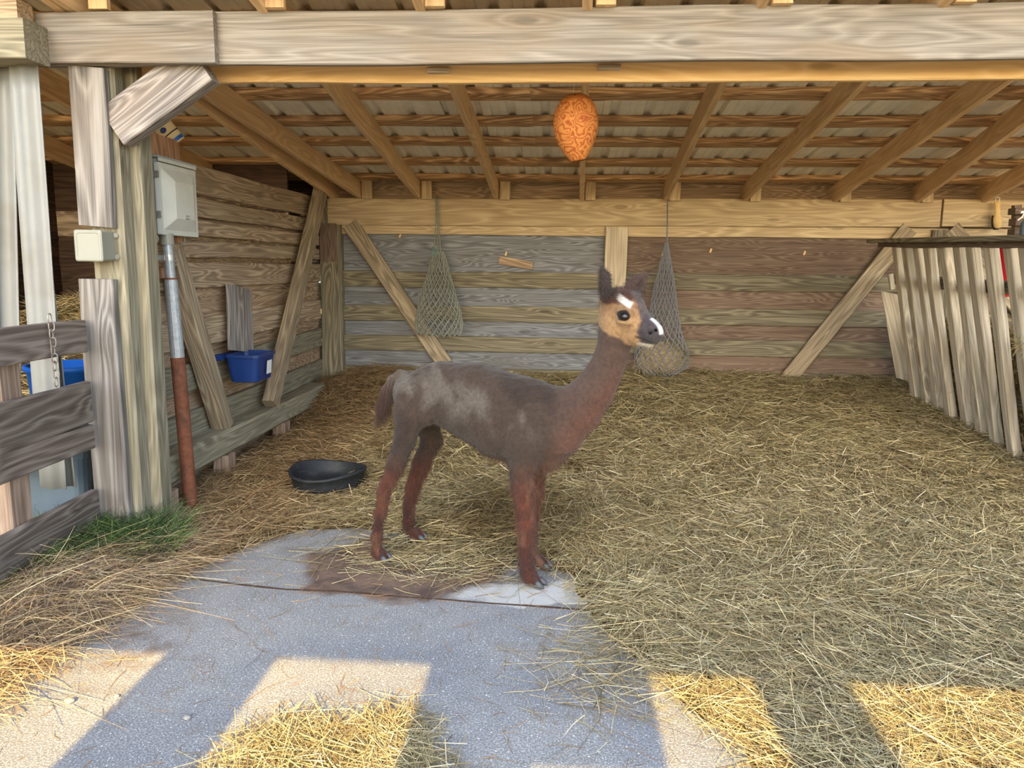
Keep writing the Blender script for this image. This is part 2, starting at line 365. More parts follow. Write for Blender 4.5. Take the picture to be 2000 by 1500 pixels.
def concrete_mat():
    m, nt, b = new_mat('worn_concrete', .85, spec=.25); N = NT(nt); geo = N.n('ShaderNodeNewGeometry'); p = geo.outputs['Position']
    big = N.noise(p, .9, 5, .6); mid = N.noise(p, 7, 5, .7); fine = N.noise(p, 160, 3, .7)
    c = N.mix(N.sstep(big, .35, .65), srgb(150, 150, 152), srgb(176, 172, 166))
    c = N.mix(N.math('MULTIPLY', N.sstep(mid, .5, .75), .5), c, srgb(146, 134, 118))
    c = N.mix(N.sstep(fine, .44, .62), N.mix(1.0, c, (.50, .51, .53), 'MULTIPLY'), c)
    # exposed aggregate, small and larger stones
    for sc, th, amt, colr in ((110, .26, .8, srgb(226, 224, 218)), (34, .15, .8, srgb(214, 210, 204)), (70, .17, .75, srgb(66, 64, 64)), (24, .10, .7, srgb(220, 214, 204))):
        v = N.n('ShaderNodeTexVoronoi'); N.l(N.mapping(p, (1, 1, .3), (sc, sc*.7, 0)), v.inputs['Vector']); v.inputs['Scale'].default_value = sc
        v.inputs['Randomness'].default_value = 1.0
        rn = N.n('ShaderNodeSeparateColor'); N.l(v.outputs['Color'], rn.inputs[0])
        f = N.math('MULTIPLY', N.math('SUBTRACT', 1.0, N.sstep(v.outputs['Distance'], th*.6, th)), N.sstep(rn.outputs[0], .55, .7))
        c = N.mix(N.math('MULTIPLY', f, amt), c, colr)
    # brown wet stain where the animal stands; pale scrubbed area beside it
    sx = N.n('ShaderNodeSeparateXYZ'); wv = N.n('ShaderNodeVectorMath', operation='ADD'); N.l(p, wv.inputs[0])
    wn = N.n('ShaderNodeTexNoise'); N.l(p, wn.inputs['Vector']); wn.inputs['Scale'].default_value = 5; wn.inputs['Detail'].default_value = 5
    ws = N.n('ShaderNodeVectorMath', operation='SCALE'); N.l(wn.outputs['Color'], ws.inputs[0]); ws.inputs['Scale'].default_value = .32
    N.l(ws.outputs[0], wv.inputs[1]); N.l(wv.outputs[0], sx.inputs[0])
    def ell(cx, cy, rx, ry):
        dx = N.math('DIVIDE', N.math('SUBTRACT', sx.outputs[0], cx+.16), rx); dy = N.math('DIVIDE', N.math('SUBTRACT', sx.outputs[1], cy+.16), ry)
        return N.math('SQRT', N.math('ADD', N.math('MULTIPLY', dx, dx), N.math('MULTIPLY', dy, dy)))
    c = N.mix(N.math('MULTIPLY', N.math('SUBTRACT', 1.0, N.sstep(ell(-.05, 3.12, .42, .14), .7, 1.0)), .6), c, srgb(208, 206, 200))
    st = N.math('SUBTRACT', 1.0, N.sstep(ell(-.70, 3.38, .54, .42), .8, 1.0))
    c = N.mix(N.math('MULTIPLY', st, .85), c, N.mix(N.sstep(mid, .35, .65), srgb(72, 50, 40), srgb(126, 98, 78)))
    st2 = N.math('SUBTRACT', 1.0, N.sstep(ell(-.25, 3.9, .5, .5), .8, 1.0))
    c = N.mix(N.math('MULTIPLY', st2, .8), c, srgb(64, 46, 36))
    st3 = N.math('SUBTRACT', 1.0, N.sstep(ell(-1.55, 2.55, .28, .35), .5, 1.0))
    c = N.mix(N.math('MULTIPLY', N.math('MULTIPLY', st3, N.sstep(mid, .4, .6)), .55), c, srgb(108, 86, 68))
    N.l(c, b.inputs['Base Color'])
    N.bump(N.math('ADD', fine, N.math('MULTIPLY', mid, .6)), .55, .006, b)
    rr = N.math('SUBTRACT', .88, N.math('MULTIPLY', st, .25)); N.l(rr, b.inputs['Roughness'])
    return m
M_conc = concrete_mat()
floor = thing('floor', (0, 3, 0), kind='structure', label='grey concrete slab floor of the shed')
jx = np.linspace(-2.05, 4.6, 60)
jl = np.interp(jx, [-2.05, -1.6, -1.15, -.6, .05, 4.6], [3.2, 3.15, 3.08, 3.045, 2.99, 2.9])+fbm(jx, 0*jx, 9, 3)*.008
def slab(name, front, back):
    n = len(front); bev = .006
    V = [(x, y, 0) for x, y in front]+[(x, y, 0) for x, y in back]+[(x, y, -.1) for x, y in front]+[(x, y, -.1) for x, y in back]
    Fc = []
    for i in range(n-1):
        Fc += [(i, i+1, n+i+1, n+i), (2*n+i, 3*n+i, 3*n+i+1, 2*n+i+1), (i, 2*n+i, 2*n+i+1, i+1), (n+i, n+i+1, 3*n+i+1, 3*n+i)]
    Fc += [(0, n, 3*n, 2*n), (n-1, 3*n-1, 4*n-1, 2*n-1)]
    link(name, mesh_from(V, Fc), M_conc, floor)
slab('slab', [(x, -1.2) for x in jx], [(x, y-.006-.006*abs(sin(i*1.3))) for i, (x, y) in enumerate(zip(jx, jl))])
slab('slab', [(x, y+.002) for x, y in zip(jx, jl)], [(x, 7.35) for x in jx])

M_jd = solid('dirt_in_the_joint', srgb(84, 66, 54), .95, .4, 60, 0, .1, .6)
jr = []
for k_, (zz, off) in enumerate(((-.02, -.5), (.0012, -.5), (.0012, .5), (-.02, .5))):
    jr.append([(x, y-.005+off*(.012+.022*max(0, fbm(np.array([x*3.0]), np.array([1.0]), 5, 4+(off > 0))[0])), zz) for x, y in zip(jx, jl)])
v = [p for r in jr for p in r]; nn = len(jx)
f = [(k*nn+i, k*nn+i+1, ((k+1) % 4)*nn+i+1, ((k+1) % 4)*nn+i) for k in range(4) for i in range(nn-1)]
link('joint_dirt', mesh_from(v, f), M_jd, floor)

# ================================================================== ROOF (ceiling)
SL = .134
def zraf(Y): return 2.474-SL*(Y-3.5)                    # underside of rafters
ceil = thing('ceiling', (0, 3.5, 2.47), kind='structure', label='shed roof of rafters, rough purlins and ribbed metal sheets')
RD = .15
def rafter(x0, y0, x1, y1):
    A = Vector((x0, y0, zraf(y0))); B = Vector((x1, y1, zraf(y1)))
    A.z += .0; B.z += .0
    plank('rafter', A, B, .042, RD, (0, -SL, -1), W['rafter'], ceil, .002, .003)
YF, YB = 2.9, 7.42
rafs = [(-3.9, -3.9), (-3.0, -3.0), (-2.20, -2.12), (-2.10, -1.86), (-1.312, -1.306), (-.612, -.588), (.118, .188), (.85, .944), (1.59, 1.655), (2.31, 2.44), (2.68, 3.15), (3.35, 3.72), (4.3, 4.5)]
for xa, xb in rafs:
    # measured at Y=4.3 and 7.1; carried on to the eave
    s = (xb-xa)/2.8
    if xb-xa > .2: s *= 1
    rafter(xa+s*(YF-4.3), YF, xb+s*.3, YB)
PY = [3.05, 3.52, 3.9, 4.3, 4.93, 5.45, 5.93, 6.50, 7.03]
for i, y in enumerate(PY):
    z = zraf(y)+RD+.002
    for (xa, xb) in ((-4.4, -.2), (-.2, 4.8)):
        plank('purlin', (xa, y+.07, z-SL*.07), (xb, y+.07, z-SL*.07), .135, .04, (0, -SL, -1), W['purlin'], ceil, .004, .006, seg=26, rough_edge=.005)
# ribbed sheets
def roof_sheet(x0, wdt, lift):
    prof = []; rib = .229; k = 0; x = 0.0
    while x < wdt-1e-6:
        for dx, dz in ((0, 0), (.018, .026), (.05, .026), (.068, 0), (.118, 0), (.122, .004), (.130, .004), (.134, 0), (.172, 0), (.176, .004), (.184, .004), (.188, 0)):
            prof.append((x0+x+dx, dz))
        x += rib
    prof.append((x0+wdt+.03, 0))
    V = []; n = len(prof)
    for (y, t) in ((2.82, 0), (7.5, 0), (7.5, .0015), (2.82, .0015)):
        zz = zraf(y)+RD+.043+lift+t
        V += [(px, y, zz+pz) for px, pz in prof]
    Fc = []
    for r in range(4):
        r2 = (r+1) % 4
        for i in range(n-1): Fc.append((r*n+i, r*n+i+1, r2*n+i+1, r2*n+i))
    Fc += [(0, n, 2*n, 3*n), (n-1, 4*n-1, 3*n-1, 2*n-1)]
    link('roof_sheet', mesh_from(V, Fc), M_roof, ceil)
for i in range(10): roof_sheet(-4.5+i*.916, .916, .0015*(i % 2))
# blocking on top of the header and stubs above the front beam
for i, (xa, xb) in enumerate(rafs[3:11]):
    x = xb+.03 if i % 2 == 0 else xb+.028
    plank('blocking', (x+.05, 7.14, 1.975), (x+.05, 7.14, zraf(7.14)+RD), .095, .038, (0, -1, 0), W['header'], ceil, .001)
    plank('blocking', (xa-.005+.06, 3.46, 2.483), (xa-.005+.06, 3.46, zraf(3.46)+RD), .085, .038, (0, -1, 0), W['rafter'], ceil, .001)

# ================================================================== BACK WALL
wb = thing('wall_back', (0, 7.3, 0), kind='structure', label='back wall of greenish girts over grey and reddish plywood')
def hp(name, x0, x1, z0, z1, Y, t, mat, par=wb, tilt=0.0, wob=.003):
    return plank(name, (x0, Y, (z0+z1)/2), (x1, Y, (z0+z1)/2+tilt), z1-z0, t, (0, -1, 0), mat, par, wob)
YG = 7.25
for (x0, x1, z0, z1, m) in [(-2.6, .50, 1.30, 1.80, 'plyg'), (-2.6, .5, .98, 1.17, 'plyg'), (-2.6, .5, .69, .87, 'plyg'), (-2.6, .5, .40, .60, 'plyg'), (-2.6, .5, .0, .33, 'plyg'),
                            (.5, 4.7, 1.30, 1.80, 'plyr'), (.5, 4.7, .98, 1.19, 'plyr'), (.5, 4.7, .67, .84, 'plyr'), (.5, 4.7, .36, .56, 'plyr'), (.5, 4.7, 0, .33, 'plyr')]:
    hp('plywood_panel', x0, x1, z0-.03, z1+.03, 7.29, .018, W[m], wob=.001)
for z0, z1 in ((1.165, 1.315), (.845, .995), (.555, .705), (.255, .405)):
    hp('girt', -2.25, .48, z0+(.008), z1+.004, YG, .036, W['girt']); hp('girt', .5, 4.7, z0+.012, z1+.014, YG, .036, W['girt'])
# upper girt/ledger tucked under the header, and dark boards above it
hp('ledger', -2.25, 4.7, 1.66, 1.76, 7.245, .036, W['header'])
hp('top_board', -4.4, 4.7, 1.8, 2.16, 7.34, .03, W['plyb'])
# torn scrap of plywood
plank('splinter', atY(975, 508, 7.245), atY(1040, 520, 7.245), .075, .012, (0, -1, 0), W['plyb'], wb, .004, .003)
for px, py in ((987, 499), (1293, 500), (1358, 458), (1505, 457), (1387, 493), (1570, 498), (780, 464)):
    a = atY(px, py, 7.268); plank('wood_chip', a, a+Vector((.012, 0, .035)), .016, .006, (0, -1, 0), W['gold'], wb, 0, .002, seg=2)
# header beams
plank('header_beam', atY(640, 414, 7.2), atY(1838, 416, 7.2), .243, .04, (0, -1, 0), W['header'], wb, .003)
plank('header_beam', atY(1842, 416, 7.2), (4.7, 7.2, 1.89), .235, .04, (0, -1, 0), W['header'], wb, .003)
# posts
def vp(name, A, B, w, t, mat, par=wb, nrm=(0, -1, 0)): return plank(name, A, B, w, t, nrm, mat, par, .002)
vp('post', (.52, 7.2, 1.74), (.505, 7.2, 0), .205, .04, W['slat'])
vp('corner_post', (-2.15, 7.2, 1.95), (-2.155, 7.2, 0), .205, .14, W['girt'])
vp('cover_plate', atY(639, 436, 7.17), atY(640, 511, 7.17), .155, .03, W['plyr'])
vp('post', (3.42, 7.2, 1.74), (3.42, 7.2, 0), .19, .04, W['girt'])
plank('brace', atY(683, 436, 7.19), atY(868, 712, 7.19), .145, .038, (0, -1, 0), W['brace'], wb, .003)
plank('brace', atY(1778, 446, 7.19), atY(1532, 750, 7.19), .15, .038, (0, -1, 0), W['brace'], wb, .003)
plank('brace', atY(1860, 446, 7.19), atY(2040, 660, 7.19), .14, .038, (0, -1, 0), W['brace'], wb, .003)

# ================================================================== LEFT WALL
wl = thing('wall_left', (-2.3, 5.5, 0), kind='structure', label='left side wall of horizontal weathered boards')
XW = -2.25
def lp(name, y0, y1, z0, z1, X, t, mat, tilt=0.0, wob=.003):
    return plank(name, (X, y0, (z0+z1)/2), (X, y1, (z0+z1)/2+tilt), z1-z0, t, (1, 0, 0), mat, wl, wob)
for z0, z1, tl in ((1.806, 1.982, 0), (1.672, 1.786, -.01), (1.548, 1.642, 0), (1.413, 1.515, .008), (1.225, 1.386, -.008)):
    lp('board', 3.79, 7.19, z0, z1, XW, .03, W['girtl'], tl)
lp('backing_board', 3.79, 7.27, 1.39, 1.70, XW-.045, .02, W['plyb'])
for z0, z1 in ((1.02, 1.25), (.74, .89), (.44, .62), (0, .46)):
    lp('plywood_panel', 3.79, 7.27, z0, z1, XW-.04, .018, W['plyb'], wob=.001)
for z0, z1 in ((.865, 1.042), (.60, .768), (.30, .472)):
    lp('girt', 3.79, 7.19, z0, z1, XW, .038, W['girtl'] if z0 > .8 else W['greenpost'])
plank('sill_beam', (-2.175, 3.79, .325), (-2.175, 6.75, .315), .16, .155, (0, 0, 1), W['greenpost'], wl, .006, .018, seg=14)
for y in (4.72, 5.75, 3.87):
    box('sill_block', (-2.19, y-.06, -.02), (-2.09, y+.06, .165), W['stub'], wl, axis='z')
# braces leaning along the wall
plank('brace', (-2.12, 4.22, 1.46), (-2.12, 4.80, .325), .115, .11, (1, 0, 0), W['brace'], wl, .004, .008)
plank('brace', (-2.12, 6.98, 2.02), (-2.10, 5.56, .325), .135, .09, (1, 0, 0), W['brace'], wl, .004, .008)
plank('nailed_plank', atX(469, 560, -2.19), atX(474, 686, -2.16), .33, .02, (1, -.1, 0), W['grey'], wl, .003)

# ================================================================== RIGHT END AND NEIGHBOUR STALL
ws = thing('wall_stall', (-3.5, 7.2, 0), kind='structure', label='dark brown boards lining the neighbouring stall')
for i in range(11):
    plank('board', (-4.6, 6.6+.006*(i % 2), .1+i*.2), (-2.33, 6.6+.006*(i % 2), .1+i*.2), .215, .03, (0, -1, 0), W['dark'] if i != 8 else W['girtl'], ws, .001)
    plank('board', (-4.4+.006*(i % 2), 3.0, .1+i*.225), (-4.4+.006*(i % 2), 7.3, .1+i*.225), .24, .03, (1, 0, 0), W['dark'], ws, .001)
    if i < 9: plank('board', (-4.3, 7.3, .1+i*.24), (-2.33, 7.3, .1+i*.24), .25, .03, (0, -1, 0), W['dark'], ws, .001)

# ================================================================== FRONT BEAM, POST, KNEE BRACE
fbm_ = thing('front_beam', (0, 3.5, 2.26), label='long sun bleached double beam across the open front of the shed', cat='beam')
plank('front_board', atY(75, 78, 3.5), (2.9, 3.5, 2.386), .222, .04, (0, -1, 0), W['beam'], fbm_, .003)
plank('splice_board', atY(70, 76, 3.462), atY(418, 71, 3.462), .215, .038, (0, -1, 0), W['beam'], fbm_, .003)
plank('rear_board', (-2.07, 3.7, 2.335), (2.9, 3.7, 2.345), .225, .04, (0, -1, 0), W['gold'], fbm_, .003)
for px, py in ((855, 136), (1190, 130)):
    a = atY(px-21, py, 3.66); plank('nailer_block', a, a+Vector((.10, 0, 0)), .022, .05, (0, -1, 0), W['slat'], fbm_, 0)
li = thing('lintel_beam', (-2.6, 3.3, 2.2), label='greenish lintel timber stub at the top left above the white strips', cat='beam')
a = atY(47, 75, 3.3)
plank('lower_timber', (-3.4, 3.3, a.z), (a.x, 3.3, a.z), .165, .16, (0, -1, 0), W['greenpost'], li)
a2 = atY(33, 16, 3.34)
plank('upper_timber', (-3.4, 3.34, a2.z-.02), (a2.x, 3.34, a2.z-.02), .12, .1, (0, -1, 0), W['girtl'], li)

fp = thing('front_post', (-2.15, 3.6, 0), label='weathered grey corner post with cover planks, left of the shed opening', cat='post')
box('timber', (-2.20, 3.545, -.03), (-2.04, 3.70, 2.44), W['greenpost'], fp, .01, 'z')
box('timber', (-2.10, 3.64, -.03), (-1.99, 3.76, 2.44), W['greenpost'], fp, .01, 'z')
plank('cover_board', atY(168, 130, 3.50), atY(185, 442, 3.50), .165, .042, (0, -1, 0), W['post'], fp, .003, endcut=.01)
plank('cover_board', atY(186, 545, 3.50), (-2.172, 3.50, -.03), .17, .042, (0, -1, 0), W['post'], fp, .003)
box('foot_block', (-2.06, 3.78, -.02), (-2.0, 3.84, .2), W['stub'], fp, .004, 'z')
kb = plank('knee_brace', atY(218, 248, 3.52), atY(390, 120, 3.52), .19, .09, (0, -1, 0), W['grey'], None, .003, .006)
tag(kb, 'grey diagonal knee brace between the corner post and the front beam', 'brace')

# ================================================================== MOUNTING BOARD, CABINET, CONDUIT
mb = plank('mounting_board', (-2.15, 4.10, 2.06), (-2.15, 4.10, 1.30), .52, .03, (1, 0, 0), W['red'], None, .002)
tag(mb, 'reddish wooden mounting board behind the grey electrical cabinet', 'board')
cb = plank('cleat_board', atX(283, 500, -2.12), atX(356, 498, -2.12), .13, .028, (1, 0, 0), W['plyb'], None, .002)
tag(cb, 'small dark brown cleat board under the grey electrical cabinet', 'board')
CX, CY0, CY1, CZ0, CZ1 = -2.045, 3.91, 4.31, 1.525, 1.918
cabn = thing('electrical_cabinet', (CX-.05, (CY0+CY1)/2, CZ0), label='large grey metal electrical cabinet on the reddish board of the left wall', cat='cabinet')
v, f = loft([[(CX-.105, CY0+(CY1-CY0)/2+u, CZ0+(CZ1-CZ0)/2+w) for u, w in rrect(CY1-CY0-.01, CZ1-CZ0-.012, .004, 1)],
             [(CX-.012, CY0+(CY1-CY0)/2+u, CZ0+(CZ1-CZ0)/2+w) for u, w in rrect(CY1-CY0-.01, CZ1-CZ0-.012, .004, 1)]])
link('body', mesh_from(v, f), M_cab, cabn)
def yz(w, h, x, cy=(CY0+CY1)/2, cz=(CZ0+CZ1)/2-.012, r=.006): return [(x, cy+u, cz+q) for u, q in rrect(w, h, r, 2)]
dw, dh = CY1-CY0+.006, CZ1-CZ0-.03
v, f = loft([yz(dw, dh, CX-.022), yz(dw, dh, CX), yz(dw*.88, dh*.86, CX), yz(dw*.50, dh*.52, CX+.034), yz(dw*.48, dh*.50, CX+.034)], True, True)
door = link('door', mesh_from(v, f), M_cabd, cabn)
v, f = merge([boxdata((CX+.032, 4.10, 1.615), (CX+.038, 4.14, 1.621)), boxdata((CX+.032, 4.10, 1.621), (CX+.038, 4.105, 1.632)), boxdata((CX+.032, 4.10, 1.632), (CX+.038, 4.14, 1.636))])
link('handle', mesh_from(v, f), M_steel, door)
v, f = loft([[(CX-.11, CY0-.004, CZ1-.004), (CX-.11, CY1+.004, CZ1-.004), (CX+.006, CY1+.004, CZ1-.004), (CX+.006, CY0-.004, CZ1-.004)],
             [(CX-.11, CY0-.004, CZ1+.012), (CX-.11, CY1+.004, CZ1+.012), (CX+.006, CY1+.004, CZ1+.006), (CX+.006, CY0-.004, CZ1+.006)]])
link('top_cover', mesh_from(v, f), M_cab, cabn)
v, f = boxdata((CX+.0, CY0-.003, CZ1-.022), (CX+.006, CY1+.003, CZ1-.003)); link('door_lip', mesh_from(v, f), M_cabd, cabn)
for zz in (1.83, 1.63):
    v, f = merge([boxdata((CX-.026, CY0-.012, zz-.017), (CX+.002, CY0-.001, zz+.017)), boxdata((CX-.048, CY0-.008, zz-.013), (CX-.024, CY0, zz-.004)),
                  boxdata((CX-.048, CY0-.008, zz+.004), (CX-.024, CY0, zz+.013)), tube_data([(CX-.036, CY0-.012, zz), (CX-.036, CY0, zz)], .006)])
    link('latch', mesh_from(v, f), M_steel, cabn)
v, f = tube_data([(CX-.062+.024*cos(t), CY0+.003, 1.588+.024*sin(t)) for t in np.linspace(0, 2*pi, 24, endpoint=False)], .0022, 5, True)
link('knockout', mesh_from(v, f), M_cab, cabn)
for yy in (3.93, 4.22):
    v, f = tube_data([(CX-.04, yy, 1.528), (CX-.035, yy, 1.505), (CX-.045, yy, 1.488), (CX-.06, yy, 1.482)], .006, 6)
    link('hook', mesh_from(v, f), M_pvc, cabn)

cd = thing('conduit_pipe', (-2.03, 4.0, 0), label='vertical conduit, galvanised above and rusty below, under the grey cabinet', cat='pipe')
pt = lambda z: Vector((-2.062+.02*(1-z/1.5)+.03*(1-z/1.5), 3.99, z))
v, f = tube_data([pt(1.528), pt(1.25)], .026, 16); link('upper_pipe', mesh_from(v, f, False), M_galv, cd)
v, f = tube_data([pt(1.534), pt(1.478)], .034, 16); link('coupling', mesh_from(v, f), M_pvc, cd)
v, f = tube_data([pt(1.30), pt(1.285), pt(.88)], [.032, .034, .036], 18); up = link('galvanised_pipe', mesh_from(v, f), M_galv, cd)
v, f = tube_data([pt(1.305), pt(1.296)], .036, 16); link('rust_ring', mesh_from(v, f), M_rust, up)
v, f = tube_data([pt(.885), pt(.88), pt(-.04)], [.034, .037, .037], 18); link('rusty_pipe', mesh_from(v, f), M_rust, cd)
v, f = merge([tube_data([pt(1.425), pt(1.395)], .029, 16), boxdata((-2.10, 3.945, 1.396), (-2.06, 3.955, 1.424)), boxdata((-2.115, 3.90, 1.396), (-2.105, 3.96, 1.424))])
link('strap_clamp', mesh_from(v, f), M_steel, cd)

# junction box on the post
a = atY(179, 480, 3.46); jb = thing('junction_box', (a.x, 3.5, a.z-.07), label='small ivory plastic junction box on the weathered corner post', cat='junction box')
def xz(w, h, y, r=.012, cx=a.x, cz=a.z): return [(cx+u, y, cz+q) for u, q in rrect(w, h, r, 3)]
v, f = loft([xz(.125, .135, 3.545), xz(.128, .138, 3.452)]); link('body', mesh_from(v, f), M_pvc, jb)
v, f = loft([xz(.132, .142, 3.452), xz(.132, .142, 3.436), xz(.12, .13, 3.432), xz(.105, .115, 3.432), xz(.100, .110, 3.434)]); link('lid', mesh_from(v, f), M_pvc, jb)
for sx in (-1, 1):
    for sz in (-1, 1):
        v, f = tube_data([(a.x+sx*.072, 3.535, a.z+sz*.05), (a.x+sx*.072, 3.545, a.z+sz*.05)], .012, 12)
        e = link('mounting_ear', mesh_from(v, f), M_pvc, jb)
        v, f = tube_data([(a.x+sx*.073, 3.531, a.z+sz*.05), (a.x+sx*.073, 3.536, a.z+sz*.05)], .005, 8)
        link('screw', mesh_from(v, f), M_steel, e)

# cream tub tucked behind the brace
c0 = atY(326, 256, 4.35)
tb = thing('plastic_tub', tuple(c0), label='cream plastic tub with red and navy print wedged behind the knee brace', cat='tub')
TM = Matrix.Translation(c0) @ Matrix.Rotation(radians(-38), 4, 'Y') @ Matrix.Rotation(radians(18), 4, 'X')
v, f = lathe([(.045, -.08), (.048, -.078), (.060, .055), (.064, .056), (.064, .07), (.058, .07), (.056, .05), (.045, -.07)], 28)
tbo = link('tub_body', mesh_from(v, f, True), M_cream, tb, TM)
v, f = lathe([(.0605, .045), (.0615, .045), (.0608, .030), (.0598, .030)], 28, False, False); link('red_band', mesh_from(v, f), M_redink, tb, TM)
v, f = lathe([(.0545, -.02), (.0555, -.02), (.055, -.026), (.0535, -.026)], 28, False, False); link('dark_line', mesh_from(v, f), M_black, tb, TM)
v, f = lathe([(.0478, -.075), (.049, -.075), (.0505, -.055), (.0495, -.055)], 28, False, False); link('blue_band', mesh_from(v, f), M_bluetub, tb, TM)
ov = []
for r_ in (0.0, 1.0):
    ov.append([(.0585*cos(-pi/2+.05+.32*cos(t))*(1.0+.012*r_), .0585*sin(-pi/2+.05+.32*cos(t))*(1.0+.012*r_), .008+.014*sin(t)) for t in np.linspace(0, 2*pi, 20, endpoint=False)])
v, f = loft(ov); link('oval_print', mesh_from(v, f), M_blueink, tb, TM)

# ================================================================== BLUE FEED BUCKET AND RUBBER PAN
fb = thing('feed_bucket', (-2.07, 5.06, .66), label='dark blue square feed bucket hooked on the left wall', cat='bucket')
def rr3(cx, cy, w, h, r, z): return [(cx+u, cy+q, z) for u, q in rrect(w, h, r, 4)]
bc = (-2.075, 5.05)
v, f = loft([rr3(*bc, .17, .26, .03, .60), rr3(*bc, .185, .275, .035, .605), rr3(*bc, .225, .315, .035, .765), rr3(*bc, .245, .335, .04, .767), rr3(*bc, .245, .335, .04, .785),
             rr3(*bc, .215, .305, .03, .785), rr3(*bc, .18, .27, .03, .62), rr3(*bc, .16, .25, .02, .615)])
bko = link('body', mesh_from(v, f, False), M_blue, fb)
v, f = merge([boxdata((-2.24, 4.86, .755), (-2.19, 5.24, .785)), boxdata((-2.24, 4.82, .75), (-2.21, 4.9, .79))]); link('hanger', mesh_from(v, f), M_blue, fb)
sv = [(-1.961, 5.03, .645), (-1.961, 5.11, .645), (-1.953, 5.11, .735), (-1.953, 5.03, .735)]
nrm = Vector((.002, 0, 0)); v, f = loft([sv, [tuple(Vector(p)+nrm) for p in sv]]); st = link('sticker', mesh_from(v, f), M_white, fb)
def on_st(u, w): return (-1.957+.002+.0005-(.09-w)*.0889, 5.03+u, .645+w)
fig = [(.02, .04), (.028, .04), (.03, .058), (.05, .058), (.052, .04), (.06, .04), (.058, .07), (.062, .082), (.052, .085), (.046, .072), (.026, .072), (.018, .06)]
v, f = loft([[on_st(u, w) for u, w in fig], [tuple(Vector(on_st(u, w))+Vector((.001, 0, 0))) for u, w in fig]]); link('animal_print', mesh_from(v, f), M_black, st)
v, f = loft([[on_st(u, w) for u, w in ((.012, .012), (.068, .012), (.068, .026), (.012, .026))], [tuple(Vector(on_st(u, w))+Vector((.001, 0, 0))) for u, w in ((.012, .012), (.068, .012), (.068, .026), (.012, .026))]])
link('text_block', mesh_from(v, f), M_black, st)

pan_c = (-1.395, 4.50)
n = 48; rings = []
for r_, z in [(.195, .0), (.205, .004), (.213, .05), (.222, .095), (.232, .10), (.234, .112), (.226, .118), (.216, .112), (.206, .06), (.196, .03), (.12, .026), (.02, .026)]:
    rings.append([(pan_c[0]+r_*1.0*cos(t)*(1+.02*cos(3*t)*(z/.1)), pan_c[1]+r_*1.02*sin(t), z+.03+(.012*cos(2*t+.6)*(z/.1))) for t in np.linspace(0, 2*pi, n, endpoint=False)])
v, f = loft(rings); pan = link('feed_pan', mesh_from(v, f, True), M_rubber)
tag(pan, 'round black rubber feed pan standing empty on the hay', 'feed pan')

# ================================================================== BUILDING OPPOSITE (behind the camera, casts the shade)
YO = -4.0
wo = thing('wall_opposite', (0, YO, 0), kind='structure', label='boarded barn front standing opposite the shed')
te = math.tan(SUN_EL); OT = (2.55-YO)*te; OT2 = (2.02-YO)*te
def ob(x0, x1, z0, z1): plank('board', ((x0+x1)/2, YO, z0), ((x0+x1)/2, YO, z1), x1-x0, .05, (0, 1, 0), W['girtl'], wo, 0, .003, seg=2)
for x0, x1 in ((-1.385, -.975), (-.425, -.05), (.665, .965), (3.1, 3.6)): ob(x0, x1, -.03, OT)
ob(-.05, .335, OT2, OT)
for i in range(17): ob(-3.2+i*.4, -2.8+i*.4, OT, OT+1.1)
# unseen trees added far behind the viewer: their crowns keep the low sun off the shed
M_leaf = solid('dark_tree_foliage', srgb(84, 104, 58), .9, .5, 3, 0, .1, .8)
M_bark = solid('tree_bark', srgb(98, 82, 68), .95, .3, 6, 0, .1, .8)
for i, tx in enumerate((-3.4, -1.18, .815, 2.9, 4.95)):
    ty = -16-4*(i % 2); TZ = OT+1.0+(YO-ty)*te+1.5
    tr = thing('added_tree', (tx, ty, 0), label='unseen foliage and trunk added behind the viewer to block sun', group='added row of trees that block the sun', kind='structure')
    bm = bmesh.new(); bmesh.ops.create_icosphere(bm, subdivisions=4, radius=1.0)
    for vtx in bm.verts:
        q = vtx.co; k = 1+.06*sin(7*q.x+i)*sin(6*q.y+2*i)*sin(8*q.z)+.04*sin(17*q.x+3*i)*sin(19*q.z)
        vtx.co = Vector((q.x*1.75*k, q.y*1.75*k, np.sign(q.z)*abs(q.z)**.75*1.95*k))
    me = bpy.data.meshes.new('mesh'); bm.to_mesh(me); bm.free(); link('crown', me, M_leaf, tr, Matrix.Translation((tx, ty, TZ)))
    v, f = tube_data([(tx, ty, -.1), (tx+.05, ty, 3), (tx, ty-.1, TZ-1.3)], [.2, .15, .1], 10); link('trunk', mesh_from(v, f, True), M_bark, tr)

# ================================================================== HAY NETS
def net(name, x0, Y, prof, N_, M_, sy, mat, cord, par, zt, zb):
    """Diamond net on a flattened bag; prof gives radius over t in 0..1 from top to bottom."""
    segs = []
    def node(i, j):
        t = j/M_; a_ = 2*pi*(i+.5*(j % 2))/N_
        r_ = np.interp(t, *zip(*prof)); jit = .006*(t > .05)
        return Vector((x0+r_*cos(a_)+random.uniform(-jit, jit)*.6, Y+sy*r_*sin(a_)-.0, zt+(zb-zt)*t+random.uniform(-jit, jit)*.6-(.02*(1-abs(cos(a_))) if t > .9 else 0)))
    P = [[node(i, j) for i in range(N_)] for j in range(M_+1)]
    parts = []
    for j in range(M_):
        for i in range(N_):
            i2 = (i+1) % N_ if j % 2 else (i-1) % N_
            for k in (i, i2): parts.append(tube_data([P[j][i], P[j+1][k]], cord, 4))
    # closed bottom
    for i in range(N_//2):
        parts.append(tube_data([P[M_][i], P[M_][(N_-i) % N_]], cord, 4))
    v, f = merge(parts); me = mesh_from(v, f, False, False)
    return link(name, me, mat, par)
hn = thing('hay_net', (-1.11, 7.08, .73), label='empty grey green hay net hanging left of the middle wall post', cat='hay net', group='hay nets on the back wall')
